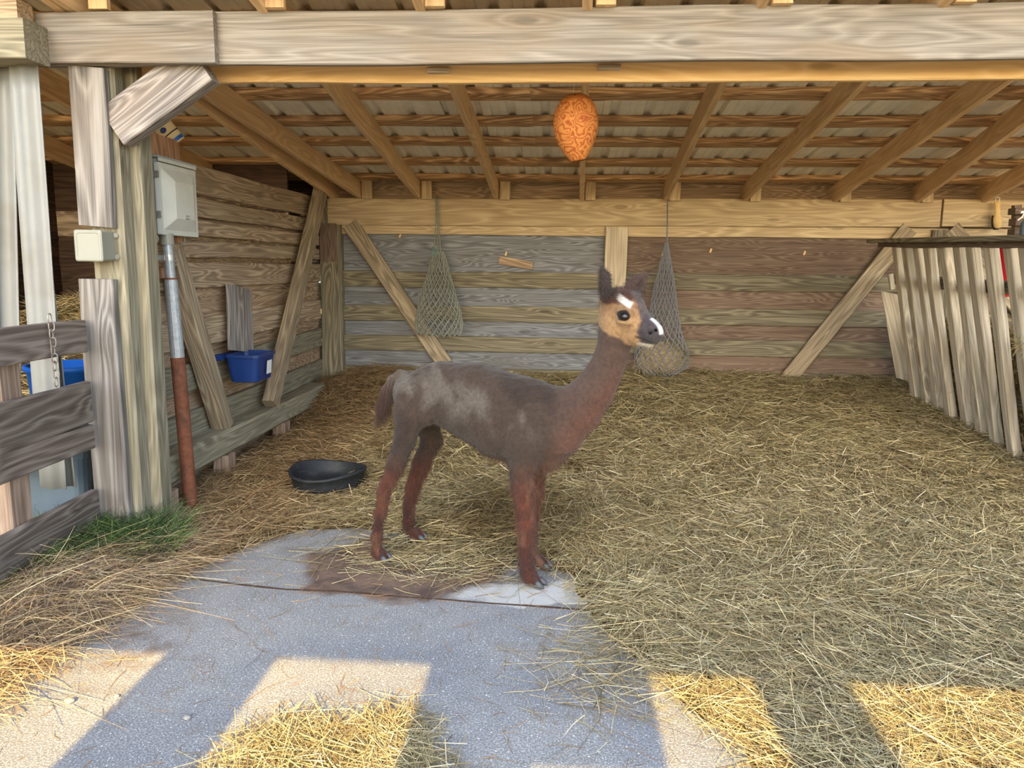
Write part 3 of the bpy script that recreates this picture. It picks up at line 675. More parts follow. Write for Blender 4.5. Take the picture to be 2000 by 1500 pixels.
net('netting', -1.105, 7.06, [(0, .045), (.12, .075), (.35, .125), (.7, .2), (.88, .225), (1, .205)], 22, 19, .32, M_rope, .0042, hn, 1.50, .745)
kn = atY(848, 490, 7.06)
for dx, dz, px in ((-.02, 0, 851), (.004, 0, 854), (.02, 0, 857)):
    v, f = tube_data([(-1.128+dx*.3, 7.16, 2.0), (-1.13+dx*.4, 7.135, 1.985), (-1.122+dx*.6, 7.1, 1.75), (-1.118+dx*1.6, 7.06, 1.50)], .0055, 6)
    link('rope', mesh_from(v, f, True), M_rope, hn)
kp = [(kn.x+.028*cos(t*1.0)*(.6+.4*cos(t*3)), kn.y-.01+.02*sin(3*t), kn.z-.01+.045*sin(t)) for t in np.linspace(0, 2*pi, 30, endpoint=False)]
v, f = tube_data(kp, .008, 6, True); link('knot', mesh_from(v, f, True), solid('teal_rope', srgb(110, 136, 132), .8, .2, 60), hn)
hn2 = thing('hay_net', (.94, 7.05, .42), label='blue grey hay net holding a ball of hay, beside the alpaca head', cat='hay net', group='hay nets on the back wall')
net('netting', .945, 7.0, [(0, .012), (.08, .03), (.3, .085), (.55, .135), (.68, .165), (.82, .235), (.92, .25), (.97, .20), (1, .13)], 20, 23, .5, M_ropeb, .0042, hn2, 1.60, .425)
v, f = tube_data([(.955, 7.165, 2.0), (.957, 7.14, 1.985), (.955, 7.08, 1.78), (.948, 7.0, 1.57)], .006, 6); link('rope', mesh_from(v, f, True), M_ropeb, hn2)
rings = [[(.945+r_*cos(t)*(1+.05*sin(3*t+z*9)), 7.0+.46*r_*sin(t), z) for t in np.linspace(0, 2*pi, 24, endpoint=False)] for r_, z in ((.02, .425), (.13, .435), (.21, .48), (.228, .55), (.20, .63), (.13, .69), (.05, .72))]
v, f = loft(rings); M_hayfill = solid('packed_hay', srgb(142, 126, 104), .9, .45, 45, 0, .1, .8, dirt=srgb(104, 90, 70))
link('hay_fill', mesh_from(v, f, True), M_hayfill, hn2)

# ================================================================== DECOY NEST
def nest_mat():
    m, nt, b = new_mat('wood_print_nest_paper', .7, spec=.2); N = NT(nt); tc = N.n('ShaderNodeTexCoord'); p = tc.outputs['Object']
    lo = N.noise(N.mapping(p, (7, 7, 9)), 1.0, 2, .5, .3)
    pp = N.math('MULTIPLY', N.math('PINGPONG', N.math('ADD', N.math('MULTIPLY', lo, 16.0), N.math('MULTIPLY', N.noise(p, 70, 3, .7), 1.2)), .5), 2.0)
    c = N.mix(N.sstep(pp, .0, .8), srgb(146, 74, 36), srgb(186, 122, 62))
    fi = N.noise(p, 60, 4, .7); c = N.mix(N.math('MULTIPLY', N.sstep(fi, .55, .75), .6), c, srgb(140, 66, 34))
    N.l(c, b.inputs['Base Color']); b.inputs['Transmission Weight'].default_value = 0
    N.bump(fi, .3, .003, b); return m
nc = atY(1125, 248, 4.0)
nst = thing('decoy_nest', (nc.x, 4.0, nc.z-.16), label='orange paper decoy wasp nest hanging under the front beam', cat='paper lantern')
prof = [(.004, .160), (.03, .157), (.06, .143), (.085, .118), (.103, .085), (.112, .045), (.114, .01), (.108, -.03), (.094, -.072), (.074, -.112), (.052, -.145), (.034, -.166), (.030, -.166), (.03, -.16), (.088, -.07), (.105, .01)]
prof2 = [(r_*(1+.012*(i % 2)) if .05 < r_ else r_, z) for i, (r_, z) in enumerate(prof)]
rings = []
zz = np.linspace(.160, -.166, 54); rr_ = np.interp(-zz, [-p[1] for p in prof[:12]], [p[0] for p in prof[:12]])
for i, (r_, z) in enumerate(zip(rr_, zz)):
    k = 1-.016*(i % 3 == 0)
    rings.append([(r_*k*cos(t), r_*k*sin(t), z+.012*r_/.11*sin(t+1)) for t in np.linspace(0, 2*pi, 40, endpoint=False)])
rings.append([(.028*cos(t), .028*sin(t), -.15) for t in np.linspace(0, 2*pi, 40, endpoint=False)])
v, f = loft(rings)
NM = Matrix.Translation(nc) @ Matrix.Rotation(radians(-6), 4, 'Y')
link('paper_shell', mesh_from(v, f, True), nest_mat(), nst, NM)
v, f = tube_data([nc+Vector((-.017, 0, .158)), nc+Vector((-.012, 0, .22)), (nc.x+.0, 4.0, zraf(4.0)+.1)], .0016, 5); link('string', mesh_from(v, f), M_string, nst)

# ================================================================== HAY RACK (right)
rk = thing('hay_rack', (2.95, 5.6, 0), label='pale slatted hay rack leaning along the right side', cat='hay rack')
tops = [1747, 1766, 1785, 1808, 1834, 1865, 1892, 1927, 1962, 1996, 2032, 2070]
for i, px in enumerate(tops):
    d = ray(px, 474); Y = 2.75*d[1]/d[0]
    zt = 1.565+.012*random.uniform(-1, 1)+.012*(Y-5)
    o_ = (random.uniform(-.012, .012))
    plank('slat', (2.75+o_, Y, zt), (3.06+o_, Y-.04, .08), .088, .06, (-1, 0, -.2), W['slat'], rk, .004, .006, rough_edge=.002)
plank('top_rail', (2.70, 6.95, 1.645), (2.70, 3.9, 1.585), .10, .035, (0, 0, 1), W['girt'], rk, .004)
plank('top_rail', (2.735, 6.9, 1.60), (2.735, 3.9, 1.545), .06, .04, (-1, 0, 0), W['plyr'], rk, .004)
plank('cross_rail', (2.90, 6.9, 1.30), (2.90, 3.9, 1.26), .09, .035, (-1, 0, -.2), W['girt'], rk)
plank('cross_rail', (3.08, 6.9, .55), (3.08, 3.9, .5), .09, .035, (-1, 0, -.2), W['girt'], rk)
pk = plank('picket', atY(1737, 572, 6.9), atY(1766, 742, 6.9), .12, .03, (-.5, -1, 0), W['slat'], rk, .002, endcut=.06)
plank('picket', atY(1741, 535, 7.0), atY(1745, 565, 7.0), .04, .03, (0, -1, 0), W['slat'], rk, .002)
v, f = boxdata((3.16, 3.9, .05), (3.7, 6.9, .98)); hf = link('hay_fill', mesh_from(v, f), M_hayfill, rk)

# things beyond the rack
br = thing('brush', tuple(atY(1948, 445, 7.12)), label='pale wooden brush hanging at the right end of the header beam', cat='brush')
def brr(zc, w, t, y=7.12): 
    c_ = atY(1948, zc, y); return [(c_.x+w*cos(a_), y+t*sin(a_), c_.z) for a_ in np.linspace(0, 2*pi, 16, endpoint=False)]
v, f = loft([brr(446, .012, .008), brr(444, .03, .012), brr(436, .037, .014), brr(427, .037, .014), brr(421, .03, .014), brr(417, .022, .012), brr(405, .022, .011), brr(396, .026, .011), brr(394, .022, .008)])
link('back', mesh_from(v, f, True), M_bamboo, br)
def bri(zc, w): 
    c_ = atY(1946, zc, 7.14); return [(c_.x+w*cos(a_), 7.145+.016*sin(a_), c_.z-.004) for a_ in np.linspace(0, 2*pi, 14, endpoint=False)]
v, f = loft([bri(448, .02), bri(440, .04), bri(427, .04), bri(420, .03)]); link('bristles', mesh_from(v, f), M_black, br)
a = atY(1948, 394, 7.12); v, f = tube_data([a+Vector((-.015, 0, 0)), a+Vector((-.018, 0, .03)), a+Vector((.0, 0, .042)), a+Vector((.018, 0, .03)), a+Vector((.015, 0, 0))], .003, 5)
link('loop', mesh_from(v, f), M_string, br)
cr = thing('crate', tuple(atY(2000, 470, 6.3)), label='rough wooden crate slats stacked at the right frame edge above the rack', cat='crate')
for py, w in ((412, .05), (434, .055), (453, .05), (468, .045)):
    a = atY(1982+(py % 3), py, 6.3); plank('slat', a, a+Vector((.5, 0, 0)), w, .1, (0, -1, 0), W['plyr'], cr, .002)
plank('post', atY(1990, 400, 6.38), atY(1990, 480, 6.38), .06, .05, (0, -1, 0), W['plyr'], cr)
sb = thing('spray_bottle', tuple(atY(1999, 430, 6.2)), label='spray bottle with white trigger at the far right edge', cat='bottle')
a = atY(2004, 424, 6.2)
v, f = lathe([(.028, -.16), (.032, -.155), (.032, -.05), (.014, -.02), (.014, 0)], 18); link('bottle', mesh_from([Vector(p)+a for p in v], f, True), M_bin, sb)
v, f = merge([boxdata((a.x-.012, 6.185, a.z), (a.x+.03, 6.215, a.z+.045)), tube_data([a+Vector((-.01, 0, .04)), a+Vector((-.045, 0, .035))], .01, 8), tube_data([a+Vector((-.015, 0, .03)), a+Vector((-.03, 0, .0)), a+Vector((-.06, 0, -.025))], .006, 6)])
link('trigger_head', mesh_from(v, f), M_white, sb)
a = atY(1976, 478, 6.6)
rb = link('red_tub', mesh_from(*lathe([(.10, -.4), (.13, .0), (.135, .02), (.12, .02), (.095, -.38)], 24)), M_redp, None, Matrix.Translation(a+Vector((.02, 0, -.02))))
tag(rb, 'red plastic tub glimpsed between the rack slats', 'tub')

# ================================================================== LEFT: STRIP CURTAIN, FENCE, CHAIN, BINS
scn = thing('strip_curtain', (-2.6, 3.42, .3), label='white vinyl strips hanging in the stall doorway at the left edge', cat='strip curtain')
def vstrip(pxt, pyt, pxb, pyb, w, Y, ph):
    A = atY(pxt, pyt, Y); B = atY(pxb, pyb, Y); rings = []
    for j in range(13):
        t = j/12; c_ = A.lerp(B, t); top = []; bot = []
        for k in range(11):
            u = (k/10-.5)*w; d_ = .010*sin(k/10*pi*3+ph)+.014*sin(t*3+ph)*(k/10-.5)
            top.append((c_.x+u, c_.y+d_, c_.z)); bot.append((c_.x+u, c_.y+d_+.004, c_.z))
        rings.append(top+bot[::-1])
    v, f = loft(rings); link('strip', mesh_from(v, f, True), M_strip, scn)
vstrip(44, 112, 104, 955, .135, 3.42, .3)
vstrip(30, 112, 128, 950, .12, 3.46, 1.1)
vstrip(-6, 112, 20, 930, .15, 3.45, 1.5)
vstrip(-50, 112, -30, 930, .17, 3.42, 2.5)
fn = thing('fence', (-2.25, 2.6, 0), label='weathered board fence running from the corner post towards the viewer', cat='fence')
for z0, z1 in ((.968, 1.12), (.632, .832), (.505, .626), (.128, .296)):
    plank('rail', (-2.2, 3.46, (z0+z1)/2), (-2.2, .9, (z0+z1)/2-.02), z1-z0, .04, (1, 0, 0), W['rail'], fn, .004)
box('post', (-2.33, 2.93, -.03), (-2.245, 3.06, .97), W['stub'], fn, .006, 'z')
box('post', (-2.33, 1.4, -.03), (-2.245, 1.52, .97), W['stub'], fn, .006, 'z')
ch = thing('chain', tuple(atX(102, 680, -2.18)), label='rusty steel chain hanging over the top fence rail', cat='chain')
py = 622
for i in range(9):
    c_ = atX(97+i*1.6+(2 if i % 2 else 0), py, -2.175); py += 15.5
    pts = []
    for t in np.linspace(0, 2*pi, 16, endpoint=False):
        u = .011*cos(t); w_ = .016*np.sign(sin(t))*(1 if abs(sin(t)) > .01 else 0)*.6+.011*sin(t)
        pts.append(c_+(Vector((0, u, w_)) if i % 2 == 0 else Vector((u*.8, u*.5, w_))))
    v, f = tube_data(pts, .003, 6, True); link('link', mesh_from(v, f, True), M_chain, ch)
sbn = thing('storage_bin', (-2.62, 3.86, 0), label='blue grey plastic storage bin behind the bottom fence rails', cat='storage bin')
bc = (-2.62, 3.86)
v, f = loft([rr3(*bc, .44, .42, .05, 0), rr3(*bc, .5, .48, .06, .40), rr3(*bc, .53, .51, .06, .405), rr3(*bc, .53, .51, .06, .425), rr3(*bc, .47, .45, .05, .425)]); link('body', mesh_from(v, f), M_bin, sbn)
v, f = loft([rr3(*bc, .54, .52, .06, .426), rr3(*bc, .54, .52, .06, .45), rr3(*bc, .50, .48, .05, .456)]); link('lid', mesh_from(v, f), M_bin, sbn)
a = atY(150, 722, 4.0)
v, f = lathe([(.15, 0), (.16, .01), (.19, .36), (.205, .365), (.205, .39), (.185, .39), (.15, .05), (.05, .04)], 32)
bt = link('blue_tub', mesh_from(v, f, True), M_bluetub, None, Matrix.Translation((-2.60, 3.9, .457)))
tag(bt, 'bright blue round tub standing on the storage bin behind the fence', 'tub')

# ================================================================== ALPACA
AL_M = Vector((-.413, 3.435, 0)); AL_A = radians(-20)
AU = Vector((cos(AL_A), sin(AL_A), 0)); AN = Vector((-sin(AL_A), cos(AL_A), 0))
def apl(px, py, lat):
    """Pixel of the photograph -> local point (forward, left, up) on the plane at a lateral offset."""
    d = Vector(ray(px, py)); p0 = AL_M+AN*lat; c = Vector((0, 0, H)); t = (p0-c).dot(AN)/d.dot(AN); p = c+d*t
    q = p-AL_M; return np.array([q.dot(AU), lat, p.z])
def apc(cx, cy, lat): return apl(700+cx/2.727, 650+cy/2.727, lat)
PXM = 3.5/1500
class Field:
    def __init__(s, lo, hi, h):
        s.lo = np.array(lo); s.h = h; s.n = np.ceil((np.array(hi)-s.lo)/h).astype(int)+1
        s.V = np.full(s.n, 1.0, np.float32)
    def block(s, lo, hi):
        i0 = np.clip(np.floor((lo-s.lo)/s.h).astype(int), 0, s.n-1); i1 = np.clip(np.ceil((hi-s.lo)/s.h).astype(int)+1, 1, s.n)
        sl = tuple(slice(a, b) for a, b in zip(i0, i1))
        g = [s.lo[k]+np.arange(i0[k], i1[k])*s.h for k in range(3)]
        return sl, np.stack(np.meshgrid(*g, indexing='ij'), -1)
    def cone(s, a, b, ra, rb, k=.03, flat=None, sub=False):
        a = np.array(a, float); b = np.array(b, float); m = max(ra, rb)*(max(1.0, 1/flat[1], flat[1]) if flat else 1)+k+3*s.h
        sl, P = s.block(np.minimum(a, b)-m, np.maximum(a, b)+m)
        if 0 in P.shape: return
        q = P-a; ba = b-a
        if flat:
            n, f_ = np.array(flat[0], float), flat[1]; n = n/np.linalg.norm(n)
            q = q+(q@n)[..., None]*n*(1/f_-1); ba = ba+(ba@n)*n*(1/f_-1)
        t = np.clip((q@ba)/(ba@ba+1e-12), 0, 1)
        d = np.linalg.norm(q-t[..., None]*ba, axis=-1)-(ra+(rb-ra)*t)
        if flat and flat[1] < 1: d = d*(.5+.5*flat[1])
        d = d.astype(np.float32); v = s.V[sl]
        if sub:
            hh = np.maximum(k-np.abs(v+d), 0)/k; s.V[sl] = np.maximum(v, -d)+hh*hh*k/4
        else:
            hh = np.maximum(k-np.abs(v-d), 0)/k; s.V[sl] = np.minimum(v, d)-hh*hh*k/4
    def chain(s, pts, rad, k=.03, flat=None):
        for i in range(len(pts)-1): s.cone(pts[i], pts[i+1], rad[i], rad[i+1], k, flat)
    def mesh(s):
        V = s.V; n = np.array(V.shape)-1; inside = V < 0
        corner = [V[i:i+n[0], j:j+n[1], k:k+n[2]] for i in (0, 1) for j in (0, 1) for k in (0, 1)]
        cnt = sum((c < 0).astype(np.int8) for c in corner); act = (cnt > 0) & (cnt < 8)
        idx = np.argwhere(act); cid = -np.ones(act.shape, np.int64); cid[act] = np.arange(len(idx))
        vals = np.stack([c[act] for c in corner], 1); offs = np.array([(i, j, k) for i in (0, 1) for j in (0, 1) for k in (0, 1)], float)
        acc = np.zeros((len(idx), 3)); w = np.zeros(len(idx))
        for e0 in range(8):
            for e1 in range(e0+1, 8):
                if np.abs(offs[e0]-offs[e1]).sum() != 1: continue
                a, b = vals[:, e0], vals[:, e1]; m = (a < 0) != (b < 0)
                t = np.where(m, a/np.where(m, a-b, 1), 0)
                acc += m[:, None]*(offs[e0]+t[:, None]*(offs[e1]-offs[e0])); w += m
        verts = s.lo+(idx+acc/w[:, None])*s.h
        quads = []
        for ax in range(3):
            o1, o2 = [k for k in range(3) if k != ax]
            sl0 = [slice(1, -1)]*3; sl0[ax] = slice(0, -1); sl1 = list(sl0); sl1[ax] = slice(1, None)
            a = inside[tuple(sl0)]; b = inside[tuple(sl1)]; e = np.argwhere(a != b)
            fl = a[tuple(e.T)]
            e = e+np.array([0 if k == ax else 1 for k in range(3)])
            c = []
            for d1, d2 in ((-1, -1), (0, -1), (0, 0), (-1, 0)):
                q = e.copy(); q[:, o1] += d1; q[:, o2] += d2; c.append(cid[tuple(q.T)])
            qd = np.stack(c, 1); flip = fl if ax != 1 else ~fl
            qd[~flip] = qd[~flip][:, ::-1]; quads.append(qd)
        return verts, np.concatenate(quads)
FD = Field((-.70, -.36, -.01), (1.0, .34, 1.50), .0048)
LAT = (0, 1, 0)
P = lambda x, y, l=0.0: apl(x, y, l)
R_ = lambda r: r*PXM
# trunk
tr_p = [P(808, 768), P(862, 768), P(925, 784), P(985, 812), P(1040, 826), P(1082, 822)]
tr_r = [R_(44), R_(58), R_(71), R_(79), R_(76), R_(58)]
for i in range(5): FD.cone(tr_p[i], tr_p[i+1], tr_r[i], tr_r[i+1], .05, (LAT, .80))
# withers and chest
FD.cone(P(1035, 790), P(1060, 800), R_(40), R_(40), .05, (LAT, .7))
FD.cone(P(1085, 850), P(1070, 880), R_(45), R_(34), .05, (LAT, .85))
# neck
nk = [P(1092, 818, 0), P(1130, 798, -.005), P(1160, 762, -.012), P(1183, 722, -.02), P(1197, 685, -.028), P(1203, 650, -.034)]
nr = [R_(52), R_(41), R_(33), R_(27), R_(24.5), R_(25)]
for i in range(5): FD.cone(nk[i], nk[i+1], nr[i], nr[i+1], .045, (LAT, .86))
# legs (pixel joints of the enlarged crop, lateral offset, radius)
LEGS = {
 'nh': ([(268, 330, -.085), (272, 430, -.095), (247, 560, -.115), (202, 690, -.13), (133, 850, -.142), (115, 960, -.146), (98, 1080, -.146), (100, 1165, -.146), (112, 1200, -.146)], [70, 82, 60, 44, 31, 25, 23, 27, 20]),
 'fh': ([(330, 330, .085), (360, 470, .10), (392, 560, .12), (335, 690, .14), (290, 820, .16), (268, 930, .168), (270, 1010, .17), (285, 1075, .17), (312, 1096, .17)], [64, 66, 54, 46, 36, 30, 27, 25, 20]),
 'nf': ([(905, 480, -.085), (885, 600, -.095), (872, 710, -.10), (874, 820, -.105), (888, 930, -.11), (893, 1020, -.11), (893, 1120, -.11), (897, 1210, -.11), (910, 1290, -.11), (925, 1325, -.11)], [74, 66, 58, 50, 42, 41, 33, 33, 34, 24]),
 'ff': ([(930, 500, .075), (945, 620, .085), (948, 720, .088), (938, 840, .09), (922, 960, .091), (917, 1100, .091), (925, 1190, .091), (950, 1235, .091), (968, 1244, .091)], [70, 56, 46, 42, 34, 27, 26, 24, 18]),
}
LJ = {}
for key, (jt, rd) in LEGS.items():
    pts = [apc(*j) for j in jt]; rad = [r/2.727*PXM for r in rd]; LJ[key] = (pts, rad)
    for i in range(len(pts)-1): FD.cone(pts[i], pts[i+1], rad[i], rad[i+1], .022 if i > 1 else .05, (LAT, .82) if i < 2 else None)
# flank fold and belly tuck
FD.cone(P(842, 780, -.06), P(835, 820, -.085), R_(14), R_(8), .04); FD.cone(P(842, 780, .06), P(835, 820, .085), R_(14), R_(8), .04)
# toes: two per foot
TOES = []
for key in LJ:
    ft = LJ[key][0][-1].copy(); ft[2] = .028
    for sgn in (-1, 1):
        a = ft+np.array([-.012, sgn*.016, .012]); b = ft+np.array([.030, sgn*.021, -.010]); FD.cone(a, b, .022, .016, .012); TOES.append((key, b))
# tail
tp = [apc(270, 235, 0), apc(225, 222, 0), apc(180, 250, 0), apc(148, 305, 0), apc(130, 375, 0), apc(115, 435, 0)]
FD.chain(tp, [.026, .022, .020, .020, .022, .010], .016)
# head
HS = apl(1213, 612, -.045); HY = radians(-17); HP = radians(6)
hx = np.array([cos(HY)*cos(HP), sin(HY)*cos(HP), -sin(HP)]); hy = np.array([-sin(HY), cos(HY), 0]); hz = np.cross(hx, hy)
hd = lambda x, y, z: HS+hx*(x*.86 if x > 0 else x)+hy*y+hz*(z*.9 if z < 0 else z)
HF = (hy, .84)
FD.cone(nk[5], hd(-.02, 0, -.05), R_(25), .06, .04)
FD.cone(hd(-.02, 0, .005), hd(.03, 0, .01), .078, .078, .03, HF)
FD.cone(hd(-.015, 0, .045), hd(.035, 0, .042), .055, .052, .03, HF)
FD.cone(hd(.0, 0, -.045), hd(.085, 0, -.06), .072, .054, .03, HF)
FD.cone(hd(.07, 0, -.012), hd(.165, 0, -.050), .058, .042, .03, HF)
FD.cone(hd(.165, 0, -.050), hd(.192, 0, -.058), .040, .034, .02)
FD.cone(hd(.06, 0, -.085), hd(.165, 0, -.098), .042, .026, .02, HF)
for sy in (-1, 1):
    FD.cone(hd(.040, sy*.064, .018), hd(.092, sy*.050, .016), .016, .014, .014)     # brow
    FD.cone(hd(.045, sy*.066, -.024), hd(.09, sy*.056, -.026), .012, .012, .014)     # lower lid
    FD.cone(hd(.192, sy*.016, -.062), hd(.188, sy*.022, -.075), .018, .018, .012)  # upper lip halves
    FD.cone(hd(.205, sy*.018, -.046), hd(.190, sy*.030, -.058), .010, .006, .006, None, True)  # nostril
    FD.cone(hd(.192, sy*.030, -.094), hd(.120, sy*.046, -.082), .0045, .0045, .006, None, True)   # mouth
    FD.cone(hd(.070, sy*.074, .000), hd(.071, sy*.074, .000), .016, .016, .008, None, True)     # eye socket
# ears
EARS = [(hd(-.035, -.050, .062), hd(-.055, -.098, .175), np.array(hx*.8+hy*.5)), (hd(-.015, .050, .060), hd(.015, .135, .160), np.array(hx*.9-hy*.35+hz*.1))]
for a, b, nn in EARS:
    mid = a+(b-a)*.45
    FD.cone(a, mid, .028, .046, .018, (nn, .32)); FD.cone(mid, b, .046, .010, .008, (nn, .32))
    FD.cone(a+(b-a)*.2+nn*.017, a+(b-a)*.8+nn*.012, .017, .007, .008, None, True)
AV, AF = FD.mesh()
# smooth a little
eA = np.concatenate([AF[:, [0, 1]], AF[:, [1, 2]], AF[:, [2, 3]], AF[:, [3, 0]]]); 
def lap(V, w):
    s_ = np.zeros_like(V); c_ = np.zeros(len(V))
    for a, b in ((0, 1), (1, 0)):
        for k in range(3): s_[:, k] += np.bincount(eA[:, a], V[eA[:, b], k], len(V))
        c_ += np.bincount(eA[:, a], minlength=len(V))
    return V+w*(s_/c_[:, None]-V)
for _ in range(3): AV = lap(lap(AV, .5), -.45)
fn_ = np.cross(AV[AF[:, 2]]-AV[AF[:, 0]], AV[AF[:, 3]]-AV[AF[:, 1]]); vn = np.zeros_like(AV)
for k in range(4):
    for c_ in range(3): vn[:, c_] += np.bincount(AF[:, k], fn_[:, c_], len(AV))
vn /= np.linalg.norm(vn, axis=1, keepdims=True)+1e-9
# shallow fleece relief on the trunk and woolly lumps on the legs
zl = AV[:, 2]; x_, y_, z_ = AV.T
lump = -.010*np.exp(-((x_+.315)/.014)**2)*sst(z_, .56, .64)*sst(.84-z_, 0, .1)*(np.abs(y_) > .06)+.003*np.sin(x_*95+2*fbm(x_, z_, 12, 9))*sst(x_, -.15, -.05)*sst(.22-x_, 0, .1)*sst(z_, .6, .7)*sst(.86-z_, 0, .1)*.35+.004*fbm(AV[:, 0]*1.0+AV[:, 1], AV[:, 2], 55, 5)*sst(.62-zl, 0, .1)+.0016*fbm(AV[:, 0], AV[:, 2]+AV[:, 1], 90, 8)*(zl < 1.05)
AV = AV+vn*lump[:, None]
# coat colours
def c3(*a): return np.array(srgb(*a))
def mixc(C, m, c): return C*(1-m[:, None])+c[None]*m[:, None]
x_, y_, z_ = AV.T
C = np.tile(c3(124, 100, 84), (len(AV), 1))
nz1 = fbm(x_*1.0+y_*.7, z_+y_*.5, 9, 21); nz2 = fbm(x_+y_, z_-y_, 45, 22)
C = mixc(C, sst(-nz1+.3*nz2, .2, .8)*.6, c3(84, 62, 54))
C = mixc(C, sst(nz1+.4*nz2, .05, .7)*.7*sst(z_, .60, .8)*sst(.52-x_, 0, .15), c3(192, 178, 162))
zleg = np.where(x_ < 0, .56, .54)
rus = sst(zleg+.05*nz1-z_, -.02, .16)
C = mixc(C, rus*.9, c3(154, 80, 52))                       # russet legs
C = mixc(C, sst(.28+.04*nz1-z_, 0, .14)*.8, c3(104, 52, 38))
C = mixc(C, sst(nz2+.3*nz1, .2, .7)*rus*.5, c3(196, 134, 98))
bounce_tan = sst(.085-np.abs(y_), 0, .03)*sst(.60-z_, 0, .06)
C = mixc(C, bounce_tan*.55, c3(206, 150, 114))  # warm bounce light painted into the colour of inner legs and belly
neckm = sst(x_, .42, .52)*(z_ > .6)
C = mixc(C, neckm*.6, c3(128, 98, 86))
front = sst((x_-.36)*.7-(z_-.75)*.55, .09, .19)*(z_ > .5); C = mixc(C, np.clip(front, 0, 1)*.55, c3(170, 106, 80))
tl = np.zeros(len(AV))
for i_ in range(1, len(tp)-1):
    ba_ = tp[i_+1]-tp[i_]; t_ = np.clip(((AV-tp[i_])@ba_)/(ba_@ba_), 0, 1); tl = np.maximum(tl, (np.linalg.norm(AV-tp[i_]-t_[:, None]*ba_, axis=1) < .030)*(i_-.5+t_))
tl = np.clip(tl/2.5, 0, 1); C = mixc(C, tl*.7, c3(140, 84, 64))
Q = AV-HS; qx = Q@hx; qy = Q@hy; qz = Q@hz; qx = np.where(qx > 0, qx/.86, qx); qz = np.where(qz < 0, qz/.9, qz)
head = sst(qx, -.11, -.08)*sst(qz+.098+.42*qx+.012*nz2, -.006, .012)*(z_ > 1.02)*(qx < .4)*((qx > .05) | (qz > -.135))
C = mixc(C, head, c3(198, 156, 110))
ring = np.hypot(np.hypot((qx-.066)*.72, (np.abs(qy)-.068)*.6), qz-.003)
C = mixc(C, head*sst(qz+.4*nz2*.03, -.03, .03)*.55, c3(150, 108, 74))
C = mixc(C, head*sst(qz-.25*qx-.03*nz2, .028, .048), c3(98, 58, 40))         # brown topknot
C = mixc(C, head*sst(qx, .04, .06)*sst(.030-np.abs(qy)+.012*nz2+.2*(qx-.06), 0, .012)*sst(qz+.45*qx, .02, .035), c3(104, 90, 88))  # dark nose bridge
C = mixc(C, head*sst(qx-.25*np.abs(qz+.06), .115, .14)*(qz > -.112), c3(84, 74, 76))   # muzzle
wf = sst(.015-np.abs(qz-.050+.35*(qx-.07))+.006*nz2, 0, .006)*sst(qx+.012*nz2, .0, .02)*sst(.092-qx+.01*nz2, 0, .012)*sst(.06-np.abs(qy+.01), 0, .012)
C = mixc(C, head*wf, c3(246, 240, 232))                                           # white forehead band
C = mixc(C, head*sst(.026-ring+.004*nz2, 0, .007), c3(44, 36, 38))                # eye liner
C = mixc(C, head*sst(qx, .165, .172)*sst(.024-np.abs(qy-.004), 0, .006)*sst(qz, -.062, -.054), c3(244, 242, 240))  # white nose
C = mixc(C, head*sst(qx, .115, .135)*sst(-qz, .104, .112), c3(240, 228, 208))     # white chin
C = mixc(C, head*sst(-(qz+.45*qx), .098, .112)*(qx < .07)*.6, c3(226, 186, 142))  # pale jaw edge
nos = np.minimum(np.linalg.norm(AV-hd(.198, -.024, -.052), axis=1), np.linalg.norm(AV-hd(.198, .024, -.052), axis=1))
for sy in (-1, 1):
    for x9, y9, z9 in ((.205, .018, -.046), (.198, .024, -.052), (.190, .030, -.058)): nos = np.minimum(nos, np.linalg.norm(AV-hd(x9, sy*y9, z9), axis=1))
C = mixc(C, sst(.014-nos, 0, .005), c3(22, 18, 18))
mouth = (np.abs(qz+.088+.25*(qx-.15)*.6) < .004) & (qx > .115) & (head > .5); C = mixc(C, mouth*.8, c3(40, 30, 30))
for a, b, nn in EARS:
    ax_ = (b-a)/np.linalg.norm(b-a); t_ = (AV-a)@ax_; dd = np.linalg.norm(AV-a-t_[:, None]*ax_, axis=1)
    em = sst(t_, .0, .02)*(dd < .062)*(t_ < .2); C = mixc(C, em, c3(74, 54, 50))
    C = mixc(C, em*((AV-a)@nn > .002)*.6, c3(120, 90, 78))
C = C*((.18+.10*neckm+.06*rus)*(1-head)+.43*head)[:, None]
alp = thing('alpaca', tuple(AL_M), AL_A, label='freshly shorn brown alpaca with white blaze standing at the front of the shed', cat='alpaca')
AMW = Matrix.Translation(AL_M) @ Matrix.Rotation(AL_A, 4, 'Z')
me = bpy.data.meshes.new('mesh'); nV, nF = len(AV), len(AF)
me.vertices.add(nV); me.vertices.foreach_set('co', AV.astype(np.float32).reshape(-1)); me.loops.add(nF*4); me.loops.foreach_set('vertex_index', AF.astype(np.int32).reshape(-1))
me.polygons.add(nF); me.polygons.foreach_set('loop_start', np.arange(0, nF*4, 4, dtype=np.int32)); me.polygons.foreach_set('use_smooth', np.ones(nF, bool))
at = me.color_attributes.new('col', 'FLOAT_COLOR', 'POINT'); at.data.foreach_set('color', np.concatenate([C, np.ones((nV, 1))], 1).astype(np.float32).reshape(-1))
me.update(); me.validate()
M_coat = attr_mat('shorn_alpaca_coat', .85, .42, 60, .12, .15, .5)
body = link('body', me, M_coat, alp, AMW)
